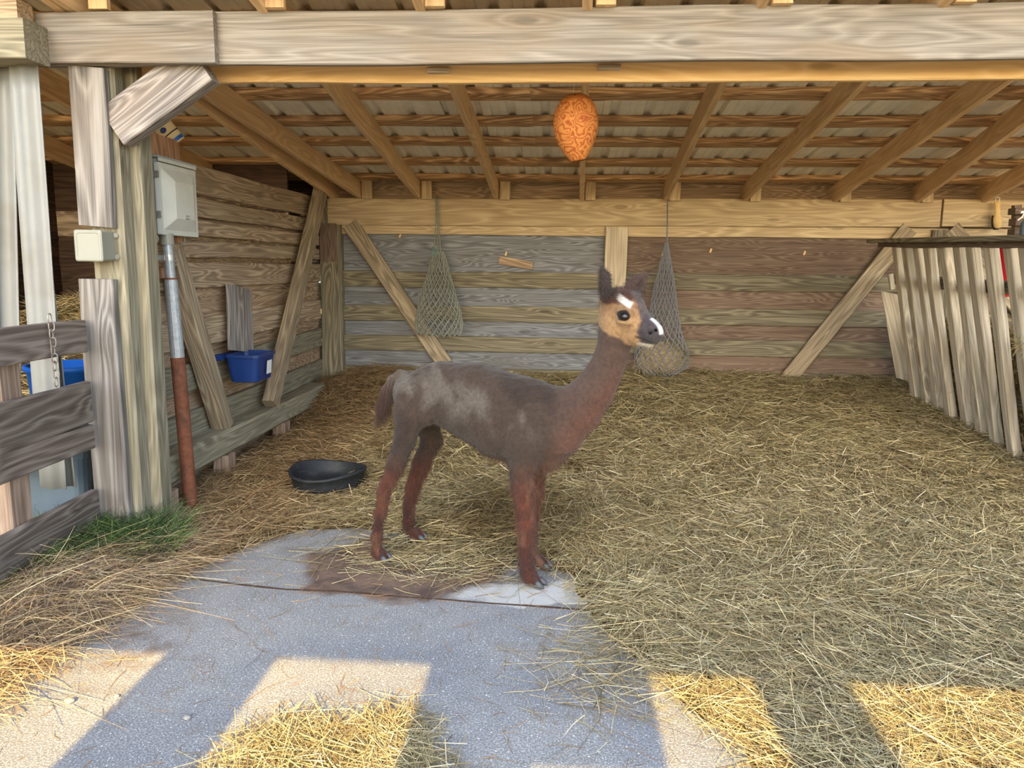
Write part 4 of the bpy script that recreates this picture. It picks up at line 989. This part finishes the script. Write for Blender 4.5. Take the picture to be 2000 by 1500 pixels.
# short fuzz everywhere, long wool on legs, ears, tail and topknot
def wool(name, sel_w, n, ln, lw, wd, down, jit, dark=.85, lite=1.2, segs=1):
    w_ = sel_w/sel_w.sum(); ids = RNG.choice(nV, n, p=w_); p = AV[ids]; nn = vn[ids]
    d = nn*1.0+np.array([0, 0, -1.0])*down[ids][:, None]+RNG.normal(size=(n, 3))*jit
    d /= np.linalg.norm(d, axis=1, keepdims=True)
    L = RNG.uniform(ln[0], ln[1], n)*lw[ids]; col = C[ids]*RNG.uniform(dark, lite, (n, 1))
    bend = np.array([0, 0, -1.0])*(L*.5)[:, None]*np.minimum(1, down[ids])[:, None]
    o = strands(name, p-nn*.002, d, L, np.full(n, wd)*RNG.uniform(.7, 1.3, n), col, M_hair, body, segs, bend, None, .15)
    o.matrix_basis = AMW; WM[o.name] = AMW.copy(); o['kind'] = 'stuff'
    return o
one = np.ones(nV); ar = np.ones(nV)
lowm = sst(.60-z_, 0, .15)*(z_ > .05); eyem = (ring > .028).astype(float)*(nos > .014)
wool('coat_fuzz', ar*eyem*(z_ > .03), 90000, (.004, .010), np.where(head > .5, .7, 1.0), .0013, np.full(nV, .8), .5, .55, 1.45)
wool('leg_wool', lowm+1e-12, 24000, (.009, .026), one, .0017, np.full(nV, 1.6), .45, .7, 1.35, 2)
tm = tl**4+1e-12
wool('tail_wool', tm, 2200, (.02, .06), one, .002, np.full(nV, 2.5), .35, .7, 1.4, 2)
earm = np.zeros(nV)
for a, b, nn in EARS:
    ax_ = (b-a)/np.linalg.norm(b-a); t_ = (AV-a)@ax_; dd = np.linalg.norm(AV-a-t_[:, None]*ax_, axis=1); earm += (t_ > .0)*(t_ < .13)*(dd < .058)
topm = head*sst(qz-.25*qx, .04, .06)
wool('topknot_wool', earm+topm*1.5+1e-12, 8000, (.010, .026), one, .0011, np.full(nV, .3), .35, .7, 1.3, 2)
# eyes, toenails
for sy in (-1, 1):
    bm = bmesh.new(); bmesh.ops.create_uvsphere(bm, u_segments=24, v_segments=16, radius=.0175); me = bpy.data.meshes.new('mesh'); bm.to_mesh(me); bm.free()
    me.polygons.foreach_set('use_smooth', [True]*len(me.polygons))
    link('eye', me, M_eye, body, AMW @ Matrix.Translation(hd(.068, sy*.063, -.002)))
for key, b in TOES:
    r0 = []
    for t, rx, zz in ((0, .0165, .017), (.012, .0165, .016), (.026, .012, .010), (.038, .005, .003)):
        r0.append([(b[0]-.004+t, b[1]+rx*.85*cos(a_), max(.001, b[2]-.010+zz*.9+rx*.95*sin(a_))) for a_ in np.linspace(0, 2*pi, 12, endpoint=False)])
    v, f = loft(r0); link('toenail', mesh_from(v, f, True), M_hoof, body, AMW)
# ================================================================== HAY, STRAW AND GRASS
BARE = gpoly([(-260, 1640), (-150, 1400), (60, 1300), (250, 1205), (375, 1128), (470, 1092), (600, 1047), (660, 1046), (715, 1052), (790, 1058), (880, 1060), (950, 1062), (1000, 1080), (1015, 1100), (1085, 1135), (1112, 1190), (1150, 1265), (1245, 1335), (1310, 1405), (1395, 1480), (1600, 1680), (1600, 2600), (-260, 2600)])
def cover(X, Y): return sst(poly_dist(X, Y, BARE)+.05*fbm(X, Y, 7, 31), .0, .22)
def hay_h(X, Y):
    c = cover(X, Y)
    rise = .34*np.clip((Y-3.9)/3.3, 0, 1.05)**1.45*sst(X, -2.3, -1.2)+.24*sst(Y, 5.6, 7.1)*sst(-X, 1.2, 2.0)
    und = .028*fbm(X, Y, 2.6, 41)+.012*fbm(X, Y, 9, 42)
    pan = sst(np.hypot(X-pan_c[0], Y-pan_c[1]), .2, .42)
    left = sst(X, -2.25, -1.7)
    h_ = c*(.035+.03*sst(X, .2, 1.2)+np.where(Y > 3.9, rise, 0)*(.35+.65*pan)+und*pan*(.3+.7*left))
    pit = np.exp(-(((X-.13)/.17)**2+((Y-4.95)/.14)**2)); return np.maximum(h_-.09*pit, .006*c)
gx = np.arange(-2.24, 4.3, .045); gy = np.arange(1.2, 7.29, .045); GX, GY = np.meshgrid(gx, gy, indexing='ij')
cov = cover(GX, GY); Z = hay_h(GX, GY)-.012
keep = (cov[:-1, :-1] > .12) & (cov[1:, 1:] > .12)
ids = np.arange(GX.size).reshape(GX.shape); qd = np.stack([ids[:-1, :-1], ids[1:, :-1], ids[1:, 1:], ids[:-1, 1:]], -1)[keep]
me = bpy.data.meshes.new('mesh'); me.from_pydata(np.stack([GX, GY, Z], -1).reshape(-1, 3).tolist(), [], qd.tolist())
bm = bmesh.new(); bm.from_mesh(me); bmesh.ops.delete(bm, geom=[v for v in bm.verts if not v.link_faces], context='VERTS'); bm.to_mesh(me); bm.free()
me.polygons.foreach_set('use_smooth', [True]*len(me.polygons))
def haybase():
    m, nt, b = new_mat('matted_hay', .95, spec=.1); N = NT(nt); g_ = N.n('ShaderNodeNewGeometry'); p = g_.outputs['Position']
    n1 = N.noise(p, 2.2, 4, .6); n2 = N.noise(N.mapping(p, (90, 30, 40)), 1.0, 4, .7, 2.0); n3 = N.noise(N.mapping(p, (30, 100, 40)), 1.0, 4, .7, 2.0)
    t = N.math('MAXIMUM', n2, n3)
    c = N.mix(N.sstep(t, .45, .7), srgb(62, 50, 34), srgb(140, 120, 82)); c = N.mix(N.math('MULTIPLY', N.sstep(n1, .5, .7), .4), c, srgb(96, 78, 56))
    N.l(c, b.inputs['Base Color']); N.bump(t, .9, .012, b); return m
hb = tag(link('hay_bedding', me, haybase()), 'thick bed of tan hay covering the shed floor and piled to the back wall', 'hay', kind='stuff')
PAL = np.array([srgb(206, 184, 130), srgb(186, 164, 110), srgb(160, 146, 98), srgb(222, 204, 158), srgb(140, 116, 74), srgb(112, 88, 58), srgb(176, 168, 118)])
PAL = PAL*np.array([.86, .88, 1.0])
PALP = np.array([.24, .24, .16, .12, .12, .05, .07])
def straw_set(X, Y, z0, zr, name, length, width, par=None, brown=None, pitch=.12, pal=PAL, pp=PALP, mat=None, bendamt=.25):
    n = len(X); base = hay_h(X, Y)
    ang = 2.2*fbm(X, Y, 1.6, 51)+RNG.normal(size=n)*.75+np.where(RNG.random(n) < .25, RNG.uniform(0, 6.28, n), 0)+.15
    pt_ = RNG.normal(size=n)*pitch
    D = np.stack([np.cos(ang)*np.cos(pt_), np.sin(ang)*np.cos(pt_), np.sin(pt_)], 1)
    L = RNG.uniform(*length, n)*RNG.choice([.6, 1, 1.5], n, p=[.35, .5, .15])
    P0 = np.stack([X, Y, base+z0+RNG.random(n)**1.6*zr], 1)-D*(L*.5)[:, None]
    end = P0+D*L[:, None]
    # follow the ground at both ends
    P0[:, 2] = np.maximum(P0[:, 2], hay_h(P0[:, 0], P0[:, 1])+.002); ez = np.maximum(end[:, 2], hay_h(end[:, 0], end[:, 1])+.002)
    D2 = np.stack([end[:, 0], end[:, 1], ez], 1)-P0; L2 = np.linalg.norm(D2, axis=1); D2 /= L2[:, None]
    side = np.stack([-D2[:, 1], D2[:, 0], RNG.normal(size=n)*.5], 1)
    bend = side*(RNG.normal(size=n)*L2*bendamt)[:, None]; bend[:, 2] = np.abs(bend[:, 2])*.15
    C_ = pal[RNG.choice(len(pal), n, p=pp)]*RNG.uniform(.5, 1.15, (n, 1))
    if brown is not None: C_ = C_*(1-brown[:, None])+np.array(srgb(150, 112, 78))*RNG.uniform(.6, 1.2, (n, 1))*brown[:, None]
    darkened = np.exp(-(((X+.2)/.42)**2+((Y-4.05)/.5)**2)**1.5)*.6; darkened = np.maximum(darkened, .85*np.exp(-((X-.12)/.16)**2-((Y-4.9)/.16)**2)); C_ = C_*(1-darkened[:, None]*np.array([.75, .85, .95]))  # straws darkened in two ellipses, near the feet and at the pit
    dist = np.hypot(P0[:, 0], P0[:, 1])
    wd = RNG.uniform(*width, n)*np.clip(dist/3.2, .9, 1.7)
    return strands(name, P0, D2, L2, wd, C_, mat or M_straw, par, 2, bend, side, .6)
def sample(n, prob, lo, hi):
    out = []; m = 0
    while m < n:
        X = RNG.uniform(lo[0], hi[0], 60000); Y = RNG.uniform(lo[1], hi[1], 60000); k = RNG.random(60000) < prob(X, Y); out.append(np.stack([X[k], Y[k]])); m += k.sum()
    o = np.concatenate(out, 1)[:, :n]; return o[0], o[1]
def frus(X, Y): return (X < .70*Y+.35) & (X > -.80*Y-.2)
X, Y = sample(190000, lambda X, Y: cover(X, Y)*frus(X, Y)*np.clip((3.4/np.maximum(Y, 1))**1.1, .25, 1)*(np.hypot(X-pan_c[0], Y-pan_c[1]) > .26), (-2.2, 1.25), (4.1, 7.22))
br_ = sst(-X, .9, 1.7)*.55
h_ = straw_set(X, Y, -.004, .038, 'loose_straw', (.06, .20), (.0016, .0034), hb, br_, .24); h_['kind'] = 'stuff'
# sparse straws on the wet concrete under the animal and near the edge
X, Y = sample(1700, lambda X, Y: np.exp(-(((X+.5)/.4)**2+((Y-3.55)/.26)**2)), (-1.3, 2.7), (.4, 4.2))
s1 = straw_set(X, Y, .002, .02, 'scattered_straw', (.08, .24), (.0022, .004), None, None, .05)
tag(s1, 'loose straws strewn over the damp brown stain between the alpaca feet', 'straw', kind='stuff')
PILE = gpoly([(360, 1600), (400, 1500), (470, 1440), (560, 1398), (650, 1392), (780, 1385), (832, 1410), (850, 1450), (900, 1500), (900, 1600)])
X, Y = sample(3400, lambda X, Y: sst(-poly_dist(X, Y, PILE)+.04*fbm(X, Y, 12, 61), -.05, .12), (-1.5, 1.3), (.2, 2.5))
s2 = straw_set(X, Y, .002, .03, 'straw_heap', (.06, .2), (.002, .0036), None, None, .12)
tag(s2, 'small thin heap of straw on bare concrete at the bottom, lit by the sun', 'straw', kind='stuff')
X, Y = sample(520, lambda X, Y: np.exp(-(((X-.22)/.2)**2+((Y-2.55)/.3)**2))+.0*X, (-.4, 1.7), (.9, 3.2))
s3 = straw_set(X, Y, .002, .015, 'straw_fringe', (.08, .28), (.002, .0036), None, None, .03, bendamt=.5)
tag(s3, 'thin fringe of stray straws spilling from the hay edge onto concrete', 'straw', kind='stuff')
X, Y = sample(420, lambda X, Y: (poly_dist(X, Y, BARE) < -.05)*1.0, (-1.6, 1.6), (.9, 3.4))
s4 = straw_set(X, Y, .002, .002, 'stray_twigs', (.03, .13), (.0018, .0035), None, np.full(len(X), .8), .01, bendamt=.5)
tag(s4, 'few dark twigs and stalks lying scattered on the open concrete', 'twigs', kind='stuff')
# hay showing inside the rack
n = 9000; Yr = RNG.uniform(4.3, 6.85, n); Zr = RNG.uniform(.1, 1.0, n)**1.0; Xr = 3.13-.0*Zr-RNG.random(n)*.05
D = RNG.normal(size=(n, 3)); D[:, 0] *= .3
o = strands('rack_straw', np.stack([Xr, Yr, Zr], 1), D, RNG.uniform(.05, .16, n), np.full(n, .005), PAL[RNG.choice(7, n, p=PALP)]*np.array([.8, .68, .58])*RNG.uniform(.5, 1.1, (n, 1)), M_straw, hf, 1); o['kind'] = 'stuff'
n = 160; c0_ = np.array(atY(1999, 672, 4.98)); D = RNG.normal(size=(n, 3)); D[:, 0] = -np.abs(D[:, 0])-.3
o = strands('hay_wisp', c0_+RNG.normal(size=(n, 3))*.02, D, RNG.uniform(.03, .09, n), np.full(n, .003), PAL[RNG.choice(7, n, p=PALP)], M_straw, hf, 1); o['kind'] = 'stuff'
# bits of straw caught in the gaps between the left wall boards
n = 1400; zg = RNG.choice([1.40, 1.53, 1.795], n, p=[.5, .4, .1])+RNG.normal(size=n)*.006; yg = RNG.uniform(4.3, 6.9, n); D = RNG.normal(size=(n, 3)); D[:, 2] *= .35
o = strands('caught_straw', np.stack([np.full(n, -2.262)+RNG.random(n)*.014, yg, zg], 1), D, RNG.uniform(.02, .06, n), np.full(n, .0025), PAL[RNG.choice(7, n, p=PALP)]*np.array([.7, .62, .55]), M_straw, wl, 1); o['kind'] = 'stuff'
# hay ball strands in the right net
n = 2500; th = RNG.uniform(0, 2*pi, n); zz_ = RNG.uniform(.43, .70, n); rr2 = np.interp(zz_, [.425, .435, .48, .55, .63, .69, .72], [.02, .13, .21, .228, .20, .13, .05])
Pn = np.stack([.945+rr2*np.cos(th), 7.0+.46*rr2*np.sin(th), zz_], 1); D = RNG.normal(size=(n, 3)); D -= 0
o = strands('hay_wisps', Pn, D*.5+np.stack([-np.sin(th), 0*th, np.cos(th)], 1), RNG.uniform(.03, .09, n), np.full(n, .0035), PAL[RNG.choice(7, n, p=PALP)]*np.array([.72, .74, .85])*RNG.uniform(.6, 1.0, (n, 1)), M_straw, hn2, 1); o['kind'] = 'stuff'
# heap of hay in the neighbouring stall
hx_ = np.arange(-4.3, -2.3, .06); hy_ = np.arange(4.4, 6.6, .06); HX, HYy = np.meshgrid(hx_, hy_, indexing='ij')
HZ = .55+.5*sst(HYy, 4.5, 6.2)+.05*fbm(HX, HYy, 5, 71)
ids = np.arange(HX.size).reshape(HX.shape); qd = np.stack([ids[:-1, :-1], ids[1:, :-1], ids[1:, 1:], ids[:-1, 1:]], -1).reshape(-1, 4)
me = mesh_from(np.stack([HX, HYy, HZ], -1).reshape(-1, 3), qd, True); so = tag(link('stall_hay', me, haybase()), 'heaped hay in the dark neighbouring stall behind the white strips', 'hay', kind='stuff')
n = 6000; X = RNG.uniform(-4.2, -2.35, n); Y = RNG.uniform(4.5, 6.5, n); ang = RNG.uniform(0, 6.28, n)
P0 = np.stack([X, Y, .56+.5*sst(Y, 4.5, 6.2)+.05*fbm(X, Y, 5, 71)], 1); D = np.stack([np.cos(ang), np.sin(ang), RNG.normal(size=n)*.25+.1], 1)
o = strands('loose_straw', P0, D, RNG.uniform(.1, .25, n), np.full(n, .005), PAL[RNG.choice(7, n, p=PALP)], M_straw, so, 1); o['kind'] = 'stuff'
# dry grass along the left edge of the slab
DRY = gpoly([(-120, 1330), (-60, 1170), (60, 1110), (190, 1085), (290, 1010), (370, 1030), (420, 1085), (375, 1128), (250, 1215), (90, 1310), (-60, 1420)])
def mound(X, Y): return .12*sst(-poly_dist(X, Y, DRY), -.02, .28)
DPAL = np.array([srgb(196, 168, 124), srgb(170, 142, 104), srgb(146, 122, 98), srgb(128, 104, 90), srgb(206, 186, 148)])
X, Y = sample(15000, lambda X, Y: sst(-poly_dist(X, Y, DRY)+.05*fbm(X, Y, 8, 81), -.04, .1), (-2.6, 1.6), (-1.2, 4.1))
n = len(X); ang = RNG.normal(size=n)*.9-.7+np.where(RNG.random(n) < .3, RNG.uniform(0, 6.28, n), 0); pt_ = RNG.uniform(-.25, 1.0, n)
D = np.stack([np.cos(ang)*np.cos(pt_), np.sin(ang)*np.cos(pt_), np.sin(pt_)], 1); L = RNG.uniform(.08, .3, n)
bend = np.stack([RNG.normal(size=n), RNG.normal(size=n), -np.abs(RNG.normal(size=n))-.5*np.sin(pt_)], 1)*(L*.55)[:, None]
P0 = np.stack([X, Y, mound(X, Y)*RNG.random(n)*(1-.7*np.exp(-((X+2.1)**2+(Y-3.45)**2)/.06))], 1); P0[:, :2] -= D[:, :2]*(L*.5)[:, None]
o = strands('dry_grass', P0, D, L, RNG.uniform(.002, .0042, n)*1.0, DPAL[RNG.choice(5, n)]*RNG.uniform(.65, 1.1, (n, 1)), M_straw, None, 3, bend)
tag(o, 'tangled dry brown grass along the left edge of the concrete', 'dry grass', kind='stuff')
# green grass by the corner post and under the fence
GR1 = gpoly([(170, 1060), (250, 1040), (340, 1060), (330, 1110), (250, 1130), (170, 1110)]); GR2 = gpoly([(-90, 1120), (60, 1085), (170, 1075), (175, 1120), (60, 1170), (-90, 1200)])
for poly, nn_, nm, lb in ((GR1, 2600, 'grass_tuft', 'dark green grass tuft around the foot of the corner post'), (GR2, 3600, 'grass_strip', 'bright green grass growing under the bottom fence rail')):
    xs = [p[0] for p in poly]; ys = [p[1] for p in poly]
    X, Y = sample(nn_, lambda X, Y: sst(-poly_dist(X, Y, poly), -.06, .05), (min(xs)-.05, min(ys)-.05), (max(xs)+.05, max(ys)+.05))
    n = len(X); ang = RNG.uniform(0, 6.28, n); D = np.stack([np.cos(ang)*.45, np.sin(ang)*.45, np.ones(n)], 1); L = RNG.uniform(.10, .26, n)
    bend = np.stack([np.cos(ang), np.sin(ang), -.6*np.ones(n)], 1)*(L*.35)[:, None]
    gc = np.array([srgb(58, 80, 42), srgb(76, 100, 48), srgb(46, 64, 38), srgb(108, 126, 70)])[RNG.choice(4, n)]*RNG.uniform(.7, 1.1, (n, 1))
    o = strands(nm, np.stack([X, Y, np.full(n, .02)], 1), D, L, RNG.uniform(.003, .005, n), gc, M_straw, None, 3, bend); tag(o, lb, 'grass', kind='stuff')
# pebbles lying on the concrete
for i, (px, py, s_) in enumerate(((135, 1373, .014), (365, 1405, .011), (228, 1362, .008), (100, 1383, .007), (480, 1462, .009))):
    bm = bmesh.new(); bmesh.ops.create_icosphere(bm, subdivisions=2, radius=s_)
    for vtx in bm.verts: vtx.co = Vector((vtx.co.x*1.25, vtx.co.y*.9, vtx.co.z*.6))*(1+.12*sin(vtx.co.x*300+i)+.1*sin(vtx.co.y*260))
    me = bpy.data.meshes.new('mesh'); bm.to_mesh(me); bm.free(); c_ = atZ(px, py)
    o = link('pebble', me, M_pebble, None, Matrix.Translation((c_.x, c_.y, s_*.5)))
    tag(o, ('larger pale pebble on the sunlit concrete strip, lower left', 'oval pebble in the shaded strip near the bottom straw heap', 'small pebble beside the shadow edge, lower left', 'tiny pebble left of the larger pale pebble', 'round pebble at the edge of the bottom straw heap')[i], 'pebble', 'pebbles on the concrete')
